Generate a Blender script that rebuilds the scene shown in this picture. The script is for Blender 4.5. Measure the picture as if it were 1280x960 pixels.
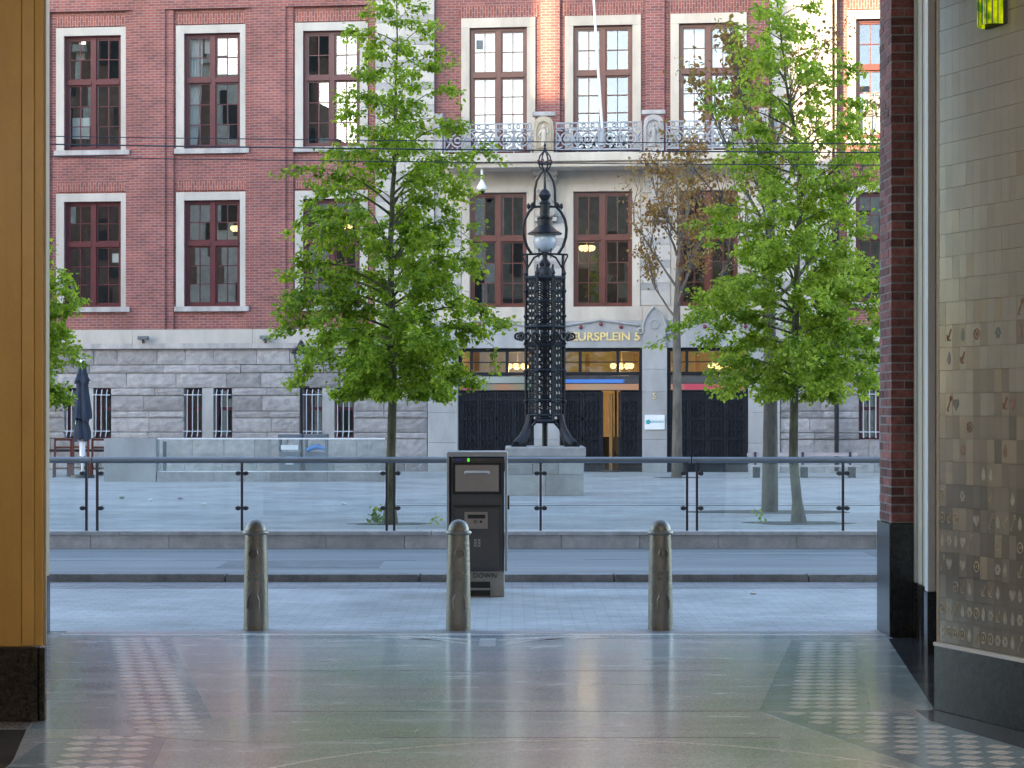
import bpy, math, random
import numpy as np
from mathutils import Vector, Matrix

R = math.radians
random.seed(7)
sc = bpy.context.scene
for o in list(bpy.data.objects):
    bpy.data.objects.remove(o)
col = sc.collection

# ------------------------------------------------------------------ camera
cam = bpy.data.cameras.new('camera')
co = bpy.data.objects.new('camera', cam)
col.objects.link(co)
co.location = (0, 0, 1.7)
co.rotation_euler = (R(90), 0, 0)
cam.sensor_width = 36
cam.lens = 67.5
cam.shift_y = 35 / 1280
cam.clip_start = 0.1
cam.clip_end = 2000
sc.camera = co

# ------------------------------------------------------------------ sky, sun, exposure
SUN_EL, SUN_AZ = 14.0, 40.0          # low sun behind the camera, from the left
w = bpy.data.worlds.new('World')
sc.world = w
w.use_nodes = True
wn = w.node_tree
sky = wn.nodes.new('ShaderNodeTexSky')
sky.sky_type = 'NISHITA'
sky.sun_disc = False
sky.sun_elevation = R(SUN_EL)
sky.sun_rotation = R(180 + SUN_AZ)
sky.air_density = 1.0
sky.dust_density = 1.0
sky.ozone_density = 1.0
wn.nodes['Background'].inputs[1].default_value = 0.15
wn.links.new(sky.outputs[0], wn.nodes['Background'].inputs[0])

sl = bpy.data.lights.new('sun', 'SUN')
sl.energy = 4.0
sl.angle = R(0.5)
sl.color = (1.0, 0.72, 0.42)
so = bpy.data.objects.new('sun', sl)
col.objects.link(so)
sdir = Vector((math.sin(R(SUN_AZ)), math.cos(R(SUN_AZ)), -math.tan(R(SUN_EL)))).normalized()
so.rotation_euler = sdir.to_track_quat('-Z', 'Y').to_euler()
so.location = (-30, -30, 40)

sc.view_settings.view_transform = 'Standard'
sc.view_settings.look = 'None'
sc.view_settings.exposure = 2.65
sc.view_settings.gamma = 1.0
sc.render.engine = 'CYCLES'
sc.cycles.use_denoising = True
sc.cycles.max_bounces = 8
sc.cycles.transparent_max_bounces = 12
sc.cycles.caustics_reflective = False
sc.cycles.caustics_refractive = False
sc.cycles.sample_clamp_indirect = 6


# ------------------------------------------------------------------ helpers
def tag(o, label=None, cat=None, group=None, kind=None):
    if label: o['label'] = label
    if cat: o['category'] = cat
    if group: o['group'] = group
    if kind: o['kind'] = kind
    return o


def empty(name, loc=(0, 0, 0), rz=0, parent=None):
    o = bpy.data.objects.new(name, None)
    o.empty_display_size = .2
    col.objects.link(o)
    o.location = loc
    o.rotation_euler = (0, 0, rz)
    o.parent = parent
    return o


def inst(name, mesh, parent=None, loc=(0, 0, 0), rot=(0, 0, 0), scale=(1, 1, 1)):
    o = bpy.data.objects.new(name, mesh)
    col.objects.link(o)
    o.parent = parent
    o.location = loc
    o.rotation_euler = rot
    o.scale = scale
    return o


class MB:
    def __init__(s):
        s.v = []
        s.f = []

    def add(s, vs, fs):
        b = len(s.v)
        s.v += [tuple(p) for p in vs]
        s.f += [tuple(i + b for i in f) for f in fs]
        return s

    def box(s, x0, x1, y0, y1, z0, z1):
        return s.add([(x0, y0, z0), (x1, y0, z0), (x1, y1, z0), (x0, y1, z0), (x0, y0, z1), (x1, y0, z1), (x1, y1, z1), (x0, y1, z1)],
                     [(0, 3, 2, 1), (4, 5, 6, 7), (0, 1, 5, 4), (1, 2, 6, 5), (2, 3, 7, 6), (3, 0, 4, 7)])

    def prism(s, poly, y0, y1):
        """polygon in x,z (counter-clockwise seen from -y) extruded along y"""
        n = len(poly)
        vs = [(x, y0, z) for x, z in poly] + [(x, y1, z) for x, z in poly]
        fs = [tuple(range(n)), tuple(range(2 * n - 1, n - 1, -1))]
        fs += [(i, i + n, (i + 1) % n + n, (i + 1) % n) for i in range(n)]
        return s.add(vs, fs)

    def slab(s, poly, z0, z1):
        """polygon in x,y (counter-clockwise from above) extruded along z"""
        n = len(poly)
        vs = [(x, y, z0) for x, y in poly] + [(x, y, z1) for x, y in poly]
        fs = [tuple(range(n - 1, -1, -1)), tuple(range(n, 2 * n))]
        fs += [(i, (i + 1) % n, (i + 1) % n + n, i + n) for i in range(n)]
        return s.add(vs, fs)

    def path(s, pts, r, n=6, cap=True):
        pts = [Vector(p) for p in pts]
        m = len(pts)
        rs = r if isinstance(r, (list, tuple)) else [r] * m
        t0 = (pts[1] - pts[0]).normalized()
        up = Vector((0, 0, 1)) if abs(t0.z) < .9 else Vector((1, 0, 0))
        a = t0.cross(up).normalized()
        vs = []
        for i in range(m):
            t = (pts[min(i + 1, m - 1)] - pts[max(i - 1, 0)]).normalized()
            a = (a - t * a.dot(t))
            if a.length < 1e-6:
                a = t.orthogonal()
            a.normalize()
            b = t.cross(a)
            for k in range(n):
                g = 2 * math.pi * k / n
                vs.append(pts[i] + (a * math.cos(g) + b * math.sin(g)) * rs[i])
        fs = []
        for i in range(m - 1):
            for k in range(n):
                fs.append((i * n + k, i * n + (k + 1) % n, (i + 1) * n + (k + 1) % n, (i + 1) * n + k))
        if cap:
            fs.append(tuple(range(n - 1, -1, -1)))
            fs.append(tuple(range((m - 1) * n, m * n)))
        return s.add(vs, fs)

    def lathe(s, prof, cx=0, cy=0, n=20, flat=1.0):
        vs = []
        fs = []
        m = len(prof)
        for r, z in prof:
            for k in range(n):
                g = 2 * math.pi * k / n
                vs.append((cx + max(r, 1e-4) * math.cos(g), cy + flat * max(r, 1e-4) * math.sin(g), z))
        for i in range(m - 1):
            for k in range(n):
                fs.append((i * n + k, i * n + (k + 1) % n, (i + 1) * n + (k + 1) % n, (i + 1) * n + k))
        fs.append(tuple(range(n - 1, -1, -1)))
        fs.append(tuple(range((m - 1) * n, m * n)))
        return s.add(vs, fs)

    def ring(s, c, R0, r, axis='y', n=16, k=5, a0=0, a1=360):
        pts = []
        full = abs(a1 - a0) >= 360
        for i in range(n + 1):
            g = R(a0 + (a1 - a0) * i / n)
            if axis == 'y':
                pts.append((c[0] + R0 * math.cos(g), c[1], c[2] + R0 * math.sin(g)))
            elif axis == 'z':
                pts.append((c[0] + R0 * math.cos(g), c[1] + R0 * math.sin(g), c[2]))
            else:
                pts.append((c[0], c[1] + R0 * math.cos(g), c[2] + R0 * math.sin(g)))
        return s.path(pts, r, k, cap=not full)

    def mesh(s, name, mat, smooth=False):
        m = bpy.data.meshes.new(name)
        m.from_pydata(s.v, [], s.f)
        if mat: m.materials.append(mat)
        if smooth:
            m.polygons.foreach_set('use_smooth', [True] * len(m.polygons))
        m.update()
        return m

    def build(s, name, mat, parent=None, loc=(0, 0, 0), rot=(0, 0, 0), smooth=False, bevel=0):
        o = inst(name, s.mesh(name, mat, smooth), parent, loc, rot)
        if bevel:
            b = o.modifiers.new('bevel', 'BEVEL')
            b.width = bevel
            b.segments = 2
            b.limit_method = 'ANGLE'
        if smooth:
            try:
                o.data.set_sharp_from_angle(angle=R(40))
            except Exception:
                pass
        return o


def box(name, mat, parent, x0, x1, y0, y1, z0, z1, bevel=0):
    return MB().box(x0, x1, y0, y1, z0, z1).build(name, mat, parent, bevel=bevel)


# ------------------------------------------------------------------ materials
def newmat(name):
    m = bpy.data.materials.new(name)
    m.use_nodes = True
    nt = m.node_tree
    return m, nt, nt.nodes['Principled BSDF'], nt.nodes.new, nt.links.new


def M(name, c, rough=.6, metal=0, var=.12, scale=3.0, stretch=(1, 1, 1), bump=.0, bscale=40, rnd=0, spec=.5, fine=0, coat=0, hue=None):
    m, nt, p, N, L = newmat(name)
    g = N('ShaderNodeNewGeometry')
    mp = N('ShaderNodeMapping')
    mp.inputs['Scale'].default_value = stretch
    L(g.outputs['Position'], mp.inputs['Vector'])
    nz = N('ShaderNodeTexNoise')
    nz.inputs['Scale'].default_value = scale
    nz.inputs['Detail'].default_value = 6
    nz.inputs['Roughness'].default_value = .65
    L(mp.outputs[0], nz.inputs['Vector'])
    mx = N('ShaderNodeMix')
    mx.data_type = 'RGBA'
    lo = [max(0, x * (1 - 2 * var)) for x in c]
    hi = [min(1, x * (1 + 2 * var)) for x in (hue or c)]
    mx.inputs[6].default_value = (*lo, 1)
    mx.inputs[7].default_value = (*hi, 1)
    mr = N('ShaderNodeMapRange')
    mr.inputs['From Min'].default_value = .25
    mr.inputs['From Max'].default_value = .75
    L(nz.outputs['Fac'], mr.inputs['Value'])
    L(mr.outputs[0], mx.inputs[0])
    out = mx.outputs[2]
    if fine:
        n2 = N('ShaderNodeTexNoise')
        n2.inputs['Scale'].default_value = 90
        n2.inputs['Detail'].default_value = 3
        L(g.outputs['Position'], n2.inputs['Vector'])
        r2 = N('ShaderNodeMapRange')
        r2.inputs['From Min'].default_value = .3
        r2.inputs['From Max'].default_value = .7
        r2.inputs['To Min'].default_value = 1 - fine
        r2.inputs['To Max'].default_value = 1 + fine
        L(n2.outputs['Fac'], r2.inputs['Value'])
        v2 = N('ShaderNodeVectorMath')
        v2.operation = 'SCALE'
        L(out, v2.inputs[0])
        L(r2.outputs[0], v2.inputs['Scale'])
        out = v2.outputs[0]
    if rnd:
        oi = N('ShaderNodeObjectInfo')
        r3 = N('ShaderNodeMapRange')
        r3.inputs['To Min'].default_value = 1 - rnd
        r3.inputs['To Max'].default_value = 1 + rnd
        L(oi.outputs['Random'], r3.inputs['Value'])
        v3 = N('ShaderNodeVectorMath')
        v3.operation = 'SCALE'
        L(out, v3.inputs[0])
        L(r3.outputs[0], v3.inputs['Scale'])
        out = v3.outputs[0]
    L(out, p.inputs['Base Color'])
    p.inputs['Roughness'].default_value = rough
    p.inputs['Metallic'].default_value = metal
    p.inputs['Specular IOR Level'].default_value = spec
    if coat:
        p.inputs['Coat Weight'].default_value = coat
        p.inputs['Coat Roughness'].default_value = .08
    if bump:
        nb = N('ShaderNodeTexNoise')
        nb.inputs['Scale'].default_value = bscale
        nb.inputs['Detail'].default_value = 5
        L(g.outputs['Position'], nb.inputs['Vector'])
        b = N('ShaderNodeBump')
        b.inputs['Strength'].default_value = bump
        b.inputs['Distance'].default_value = .02
        L(nb.outputs['Fac'], b.inputs['Height'])
        L(b.outputs[0], p.inputs['Normal'])
    return m


def brick_mat(name, c1, c2, cm, bw=.23, rh=.075, mort=.007, soldier=False, ground=False, offs=.5, rough=.85):
    m, nt, p, N, L = newmat(name)
    tc = N('ShaderNodeTexCoord')
    sx = N('ShaderNodeSeparateXYZ')
    L(tc.outputs['Object'], sx.inputs[0])
    ad = N('ShaderNodeMath')
    cb = N('ShaderNodeCombineXYZ')
    if ground:
        L(sx.outputs['X'], cb.inputs['X'])
        L(sx.outputs['Y'], cb.inputs['Y'])
    else:
        L(sx.outputs['X'], ad.inputs[0])
        L(sx.outputs['Y'], ad.inputs[1])
        L(ad.outputs[0], cb.inputs['Y' if soldier else 'X'])
        L(sx.outputs['Z'], cb.inputs['X' if soldier else 'Y'])
    bt = N('ShaderNodeTexBrick')
    L(cb.outputs[0], bt.inputs['Vector'])
    bt.offset = offs
    bt.inputs['Scale'].default_value = 1
    bt.inputs['Brick Width'].default_value = bw
    bt.inputs['Row Height'].default_value = rh
    bt.inputs['Mortar Size'].default_value = mort
    bt.inputs['Mortar Smooth'].default_value = .2
    bt.inputs['Color1'].default_value = (*c1, 1)
    bt.inputs['Color2'].default_value = (*c2, 1)
    bt.inputs['Mortar'].default_value = (*cm, 1)
    nz = N('ShaderNodeTexNoise')
    nz.inputs['Scale'].default_value = .7
    nz.inputs['Detail'].default_value = 7
    nz.inputs['Roughness'].default_value = .7
    L(tc.outputs['Object'], nz.inputs['Vector'])
    mr = N('ShaderNodeMapRange')
    mr.inputs['From Min'].default_value = .3
    mr.inputs['From Max'].default_value = .7
    mr.inputs['To Min'].default_value = .66
    mr.inputs['To Max'].default_value = 1.26
    L(nz.outputs['Fac'], mr.inputs['Value'])
    vs = N('ShaderNodeVectorMath')
    vs.operation = 'SCALE'
    L(bt.outputs['Color'], vs.inputs[0])
    L(mr.outputs[0], vs.inputs['Scale'])
    L(vs.outputs[0], p.inputs['Base Color'])
    p.inputs['Roughness'].default_value = rough
    b = N('ShaderNodeBump')
    b.inputs['Strength'].default_value = .5
    b.inputs['Distance'].default_value = .01
    b.invert = True
    L(bt.outputs['Fac'], b.inputs['Height'])
    L(b.outputs[0], p.inputs['Normal'])
    return m


def glass_mat(name, refl, tint=(.9, .93, .93), rough=.0, haze=0.0, grazing=.9):
    m, nt, p, N, L = newmat(name)
    nt.nodes.remove(p)
    out = nt.nodes['Material Output']
    tr = N('ShaderNodeBsdfTransparent')
    tr.inputs[0].default_value = (*tint, 1)
    gl = N('ShaderNodeBsdfGlossy')
    gl.inputs['Roughness'].default_value = rough
    gl.inputs['Color'].default_value = (.95, .97, 1, 1)
    lw = N('ShaderNodeLayerWeight')
    lw.inputs['Blend'].default_value = .25
    mr = N('ShaderNodeMapRange')
    mr.inputs['To Min'].default_value = refl
    mr.inputs['To Max'].default_value = grazing
    L(lw.outputs['Facing'], mr.inputs['Value'])
    pw = N('ShaderNodeMath')
    pw.operation = 'POWER'
    mx = N('ShaderNodeMixShader')
    L(lw.outputs['Facing'], pw.inputs[0])
    pw.inputs[1].default_value = 3
    L(pw.outputs[0], mr.inputs['Value'])
    L(mr.outputs[0], mx.inputs[0])
    L(tr.outputs[0], mx.inputs[1])
    L(gl.outputs[0], mx.inputs[2])
    last = mx
    if haze:
        df = N('ShaderNodeBsdfDiffuse')
        df.inputs[0].default_value = (.75, .8, .85, 1)
        nz = N('ShaderNodeTexNoise')
        nz.inputs['Scale'].default_value = 1.3
        nz.inputs['Detail'].default_value = 6
        g = N('ShaderNodeNewGeometry')
        mp = N('ShaderNodeMapping')
        mp.inputs['Scale'].default_value = (3, 1, .5)
        L(g.outputs['Position'], mp.inputs[0])
        L(mp.outputs[0], nz.inputs['Vector'])
        r2 = N('ShaderNodeMapRange')
        r2.inputs['From Min'].default_value = .35
        r2.inputs['From Max'].default_value = .75
        r2.inputs['To Min'].default_value = haze * .4
        r2.inputs['To Max'].default_value = haze * 1.8
        L(nz.outputs['Fac'], r2.inputs['Value'])
        m2 = N('ShaderNodeMixShader')
        L(r2.outputs[0], m2.inputs[0])
        L(mx.outputs[0], m2.inputs[1])
        L(df.outputs[0], m2.inputs[2])
        last = m2
    L(last.outputs[0], out.inputs[0])
    return m


def emit(name, c, s):
    m, nt, p, N, L = newmat(name)
    p.inputs['Base Color'].default_value = (*[min(1, x) for x in c], 1)
    p.inputs['Emission Color'].default_value = (*c, 1)
    p.inputs['Emission Strength'].default_value = s
    return m


def leaf_mat(name, c1, c2, tl=.45):
    m, nt, p, N, L = newmat(name)
    nt.nodes.remove(p)
    out = nt.nodes['Material Output']
    g = N('ShaderNodeNewGeometry')
    nz = N('ShaderNodeTexNoise')
    nz.inputs['Scale'].default_value = 1.6
    nz.inputs['Detail'].default_value = 3
    L(g.outputs['Position'], nz.inputs['Vector'])
    ad = N('ShaderNodeMath')
    ad.operation = 'MULTIPLY_ADD'
    L(g.outputs['Random Per Island'], ad.inputs[0])
    ad.inputs[1].default_value = .7
    L(nz.outputs['Fac'], ad.inputs[2])
    mr = N('ShaderNodeMapRange')
    mr.inputs['From Min'].default_value = .35
    mr.inputs['From Max'].default_value = 1.2
    L(ad.outputs[0], mr.inputs['Value'])
    mx = N('ShaderNodeMix')
    mx.data_type = 'RGBA'
    mx.inputs[6].default_value = (*c1, 1)
    mx.inputs[7].default_value = (*c2, 1)
    L(mr.outputs[0], mx.inputs[0])
    pb = N('ShaderNodeBsdfPrincipled')
    pb.inputs['Roughness'].default_value = .5
    pb.inputs['Specular IOR Level'].default_value = .35
    L(mx.outputs[2], pb.inputs['Base Color'])
    tb = N('ShaderNodeBsdfTranslucent')
    hs = N('ShaderNodeHueSaturation')
    hs.inputs['Saturation'].default_value = 1.15
    hs.inputs['Value'].default_value = 1.8
    L(mx.outputs[2], hs.inputs['Color'])
    L(hs.outputs[0], tb.inputs[0])
    ms = N('ShaderNodeMixShader')
    ms.inputs[0].default_value = tl
    L(pb.outputs[0], ms.inputs[1])
    L(tb.outputs[0], ms.inputs[2])
    L(ms.outputs[0], out.inputs[0])
    return m


MT = {
    'brick': brick_mat('facade_brick', (.275, .090, .076), (.175, .060, .060), (.28, .225, .22)),
    'soldier': brick_mat('soldier_brick', (.29, .085, .065), (.18, .055, .05), (.32, .26, .25), soldier=True),
    'white_stone': M('white_stone', (.44, .42, .39), .8, var=.10, scale=1.6, stretch=(1, 1, .35), bump=.15, rnd=.07, fine=.06),
    'grey_stone': M('grey_band_stone', (.33, .32, .315), .8, var=.12, scale=2, bump=.15, rnd=.08, fine=.08),
    'cream_stone': M('cream_stone', (.50, .45, .385), .8, var=.12, scale=1.3, stretch=(1, 1, .4), bump=.15, rnd=.05, fine=.06),
    'relief_stone': M('relief_stone', (.42, .36, .27), .8, var=.15, scale=3, bump=.2),
    'blue_stone': M('entrance_stone', (.34, .345, .35), .75, var=.12, scale=1.5, stretch=(1, 1, .4), bump=.12, rnd=.07, fine=.08),
    'granite': M('rustic_granite', (.272, .268, .275), .85, var=.16, scale=5, bump=.3, bscale=25, rnd=.26, fine=.2),
    'ledge': M('ledge_stone', (.36, .35, .35), .8, var=.2, scale=3, stretch=(1, 1, .3), bump=.2),
    'frame_red': M('window_red_paint', (.085, .018, .024), .35, var=.1),
    'frame_brown': M('window_brown_paint', (.115, .032, .022), .35, var=.12),
    'pane': glass_mat('window_glass', .11),
    'pane_sky': glass_mat('coated_window_glass', .10),
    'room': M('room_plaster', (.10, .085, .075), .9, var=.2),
    'curtain': M('white_curtain', (.75, .75, .74), .9, var=.06, scale=6, stretch=(5, 5, .4)),
    'blind': M('roller_blind', (.6, .6, .58), .9, var=.04),
    'iron': M('black_cast_iron', (.012, .0135, .018), .38, metal=.3, var=.3, scale=8, bump=.2, bscale=30),
    'iron_red': M('red_painted_iron', (.16, .02, .03), .4, var=.2),
    'gate': M('dark_gate_iron', (.016, .019, .027), .32, metal=.4, var=.3, scale=6, bump=.3, bscale=20),
    'pale_iron': M('pale_grey_painted_iron', (.28, .30, .335), .5, var=.12, scale=5),
    'grille': M('grey_painted_grille', (.42, .46, .52), .5, var=.1),
    'gold': M('gold_leaf', (.88, .62, .26), .35, metal=.15, var=.15, scale=10),
    'oak': M('varnished_door_wood', (.26, .13, .035), .4, var=.2, scale=3, stretch=(6, 6, .4)),
    'lobby': M('lobby_plaster', (.62, .5, .32), .8, var=.1),
    'plaque': M('white_plaque', (.75, .78, .8), .35, var=.04),
    'teal': M('teal_print', (.02, .34, .36), .5, var=.1),
    'steel': M('brushed_steel', (.26, .27, .29), .38, metal=.85, var=.12, scale=4, stretch=(1, 8, 8)),
    'dark_steel': M('dark_steel', (.07, .07, .08), .45, metal=.7, var=.2),
    'rail_glass': glass_mat('balustrade_glass', .05, (.93, .97, .97), haze=.045, grazing=.8),
    'bollard': M('bollard_iron', (.23, .215, .19), .38, metal=.6, var=.14, scale=7, stretch=(1, 1, .5), bump=.25, bscale=50),
    'bin_dark': M('bin_charcoal_paint', (.075, .072, .076), .5, var=.12, scale=3),
    'bin_steel': M('bin_steel_frame', (.34, .36, .40), .4, metal=.6, var=.08),
    'bin_tan': M('bin_tan_panel', (.33, .27, .24), .5, var=.06, scale=3),
    'bin_base': M('bin_concrete_base', (.33, .32, .31), .8, var=.15, fine=.15),
    'black': M('black_plastic', (.012, .012, .013), .5, var=.1),
    'print_white': M('pale_print', (.5, .5, .5), .6, var=.05),
    'print_blue': M('blue_print', (.05, .07, .4), .5, var=.05),
    'bark': M('tree_bark', (.115, .09, .065), .9, var=.35, scale=9, stretch=(1, 1, .3), bump=.8, bscale=30, hue=(.13, .12, .075)),
    'pale_bark': M('pale_bark', (.125, .11, .092), .9, var=.3, scale=7, stretch=(1, 1, .4), bump=.7, bscale=30),
    'leaf': leaf_mat('green_leaf', (.07, .145, .018), (.35, .42, .075), .55),
    'leaf2': leaf_mat('fresh_leaf', (.09, .175, .022), (.41, .47, .10), .55),
    'leaf_red': leaf_mat('bronze_leaf', (.17, .075, .04), (.27, .20, .06), .35),
    'stone_ped': M('pedestal_granite', (.42, .40, .38), .8, var=.14, scale=2.5, bump=.25, fine=.14, rnd=.12),
    'opal': M('opal_globe_glass', (.42, .46, .50), .1, var=.03, coat=.5),
    'ochre': M('ochre_glazed_wall', (.55, .33, .095), .35, var=.10, scale=2.2, stretch=(1, 1, .25), fine=.03, spec=.4),
    'ochre2': M('ochre_edge_trim', (.57, .345, .105), .35, var=.08, scale=2),
    'black_granite': M('polished_dark_granite', (.022, .018, .016), .16, var=.5, scale=40, fine=.5, spec=.5),
    'grey_granite': M('honed_dark_granite', (.040, .042, .047), .22, var=.25, scale=25, fine=.3, spec=.45),
    'cream_paint': M('cream_moulding_paint', (.60, .55, .46), .45, var=.06),
    'white_paint': M('white_strip_paint', (.80, .80, .82), .4, var=.04),
    'tan_paint': M('tan_moulding_paint', (.42, .33, .25), .5, var=.06),
    'pier_brick': M('pier_brick', (.21, .08, .062), .75, var=.3, scale=20, rnd=.5, bump=.5, bscale=60, hue=(.22, .075, .07)),
    'mortar': M('grey_mortar', (.25, .245, .24), .95, var=.2, bump=.4),
    'tile_a': M('taupe_wall_tile', (.40, .365, .32), .14, var=.06, scale=2, rnd=.05),
    'tile_b': M('brown_wall_tile', (.30, .26, .215), .14, var=.08, scale=2, rnd=.10),
    'tile_c': M('dark_wall_tile', (.225, .195, .165), .14, var=.08, scale=2, rnd=.08),
    'tile_d': M('tan_wall_tile', (.40, .335, .26), .14, var=.08, scale=2, rnd=.08),
    'grout': M('tile_grout', (.26, .235, .205), .9, var=.1),
    'motif': M('pale_tile_motif', (.42, .385, .31), .3, var=.2, scale=30),
    'motif_red': M('red_tile_motif', (.27, .13, .10), .3, var=.2, scale=30),
    'motif_dark': M('dark_tile_motif', (.08, .07, .07), .3, var=.2, scale=30),
    'chair': M('red_brown_chair_wood', (.11, .028, .018), .5, var=.2),
    'canvas': M('navy_parasol_canvas', (.028, .038, .062), .85, var=.25, scale=5, stretch=(3, 3, .5)),
    'bin_grey': M('grey_waste_container', (.11, .13, .15), .5, var=.15),
    'blue_bag': M('blue_plastic', (.02, .16, .42), .4, var=.15),
    'paper': M('white_litter', (.7, .7, .68), .8, var=.1),
    'green_plastic': M('green_litter', (.16, .30, .20), .5, var=.1),
    'pink_plastic': M('pink_litter', (.36, .22, .25), .6, var=.1),
    'bench': M('weathered_bench_plank', (.40, .36, .37), .8, var=.15, scale=6, stretch=(.3, 4, 4)),
    'soil': M('tree_pit_soil', (.10, .095, .085), .95, var=.35, scale=8, bump=.5),
    'opp_brick': M('opposite_brick', (.20, .12, .09), .85, var=.2),
    'opp_stone': M('opposite_render', (.62, .57, .49), .85, var=.15),
    'opp_mid': M('opposite_brown_render', (.26, .21, .16), .85, var=.2),
    'roof': M('roof_slate', (.08, .08, .09), .7, var=.2),
    'ceiling': M('passage_plaster', (.50, .44, .34), .8, var=.08),
}
MT['kerb'] = M('granite_kerb', (.26, .255, .26), .75, var=.2, scale=6, rnd=.16, bump=.35, fine=.2)
MT['coping'] = M('granite_coping', (.55, .52, .525), .75, var=.16, scale=4, rnd=.14, bump=.3, fine=.15)
MT['road'] = M('asphalt_lane', (.27, .275, .285), .7, var=.17, scale=1.2, stretch=(.15, 2.2, 1), bump=.3, bscale=60, fine=.1)
MT['patch'] = M('asphalt_patch', (.21, .215, .225), .75, var=.14, scale=4, bump=.3, bscale=60, fine=.12)
MT['marking'] = M('worn_road_paint', (.42, .43, .44), .7, var=.2, scale=5, stretch=(.4, 3, 1))
MT['plaza'] = brick_mat('plaza_paving', (.42, .43, .435), (.36, .37, .38), (.31, .315, .32), bw=.9, rh=.5, mort=.010, ground=True, rough=.65)
MT['pave'] = brick_mat('pavement_brick', (.51, .515, .52), (.43, .435, .445), (.37, .375, .38), bw=.2, rh=.10, mort=.006, ground=True, rough=.7)
MT['pave_dark'] = brick_mat('dark_pavement_brick', (.33, .31, .315), (.25, .24, .25), (.18, .18, .185), bw=.2, rh=.09, mort=.006, ground=True, rough=.75)
MT['ground'] = M('distant_ground', (.25, .25, .25), .9, var=.15)


def terrazzo(name, c, c2, rough=.2, rv=.10):
    m, nt, p, N, L = newmat(name)
    g = N('ShaderNodeNewGeometry')
    nz = N('ShaderNodeTexNoise')
    nz.inputs['Scale'].default_value = .8
    nz.inputs['Detail'].default_value = 5
    L(g.outputs['Position'], nz.inputs['Vector'])
    mr = N('ShaderNodeMapRange')
    mr.inputs['From Min'].default_value = .38
    mr.inputs['From Max'].default_value = .62
    L(nz.outputs['Fac'], mr.inputs['Value'])
    mx = N('ShaderNodeMix')
    mx.data_type = 'RGBA'
    mx.inputs[6].default_value = (*c, 1)
    mx.inputs[7].default_value = (*c2, 1)
    L(mr.outputs[0], mx.inputs[0])
    vo = N('ShaderNodeTexVoronoi')
    vo.inputs['Scale'].default_value = 110
    L(g.outputs['Position'], vo.inputs['Vector'])
    bw = N('ShaderNodeRGBToBW')
    L(vo.outputs['Color'], bw.inputs[0])
    r2 = N('ShaderNodeMapRange')
    r2.inputs['To Min'].default_value = .7
    r2.inputs['To Max'].default_value = 1.3
    L(bw.outputs[0], r2.inputs['Value'])
    vs = N('ShaderNodeVectorMath')
    vs.operation = 'SCALE'
    L(mx.outputs[2], vs.inputs[0])
    L(r2.outputs[0], vs.inputs['Scale'])
    L(vs.outputs[0], p.inputs['Base Color'])
    n3 = N('ShaderNodeTexNoise')
    n3.inputs['Scale'].default_value = 2.2
    n3.inputs['Detail'].default_value = 6
    mp = N('ShaderNodeMapping')
    mp.inputs['Scale'].default_value = (.6, 2, 1)
    L(g.outputs['Position'], mp.inputs[0])
    L(mp.outputs[0], n3.inputs['Vector'])
    r3 = N('ShaderNodeMapRange')
    r3.inputs['From Min'].default_value = .3
    r3.inputs['From Max'].default_value = .7
    r3.inputs['To Min'].default_value = rough - rv * .5
    r3.inputs['To Max'].default_value = rough + rv
    L(n3.outputs['Fac'], r3.inputs['Value'])
    L(r3.outputs[0], p.inputs['Roughness'])
    p.inputs['Coat Weight'].default_value = .42
    p.inputs['Coat Roughness'].default_value = .11
    p.inputs['Coat IOR'].default_value = 1.6
    b = N('ShaderNodeBump')
    b.inputs['Strength'].default_value = .06
    b.inputs['Distance'].default_value = .01
    L(n3.outputs['Fac'], b.inputs['Height'])
    L(b.outputs[0], p.inputs['Normal'])
    return m


MT['terrazzo'] = terrazzo('terrazzo_floor', (.50, .59, .61), (.58, .57, .61))
MT['terrazzo_grey'] = terrazzo('terrazzo_grey', (.30, .30, .33), (.36, .36, .39))
MT['terrazzo_blue'] = terrazzo('terrazzo_blue', (.30, .39, .46), (.35, .44, .50))
MT['terrazzo_green'] = terrazzo('terrazzo_green', (.48, .56, .55), (.53, .59, .58))
MT['terrazzo_dark'] = terrazzo('terrazzo_dark', (.06, .06, .07), (.08, .078, .09), .15)
MT['terrazzo_white'] = terrazzo('terrazzo_white', (.82, .83, .85), (.88, .88, .88), .22)
MT['terrazzo_lilac'] = terrazzo('terrazzo_lilac', (.56, .52, .55), (.62, .56, .58))

# ================================================================== GROUND
box('ground', MT['ground'], None, -300, 300, -200, 500, -.9, -.20)
tag(bpy.data.objects['ground'], 'grey ground sheet reaching out to the horizon', 'ground', kind='structure')
tag(box('pavement', MT['pave'], None, -60, 60, 14.88, 18.45, -.2, 0), 'pale grey brick pavement between the bollards and the kerb', 'pavement', kind='structure')
tag(box('brick_gutter', MT['pave_dark'], None, -60, 60, 18.45, 19.25, -.2, -.004), 'darker brick strip along the near kerb', 'pavement', kind='structure')
road = tag(box('road', MT['road'], None, -60, 60, 19.41, 23.0, -.2, .066), 'grey cycle lane between the two kerbs', 'road', kind='structure')
plaza = tag(box('plaza', MT['plaza'], None, -60, 60, 23.3, 75, -.2, .05), 'pale blue grey paved square behind the glass railing', 'square', kind='structure')
# worn lines on the road
for (x0, x1, y0, y1) in [(-9, 9, 22.55, 22.60), (-9, -1.05, 21.15, 21.20), (-.2, 9, 21.2, 21.24), (2.0, 3.6, 22.05, 22.09), (-8, -4.6, 21.6, 21.63)]:
    box('road_line', MT['marking'], road, x0, x1, y0, y1, .060, .070)
for (x0, x1, y0, y1) in [(-3.1, -1.4, 20.1, 21.0), (4.1, 6.5, 21.3, 22.4)]:
    box('asphalt_patch', MT['patch'], road, x0, x1, y0, y1, .05, .0685)
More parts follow.
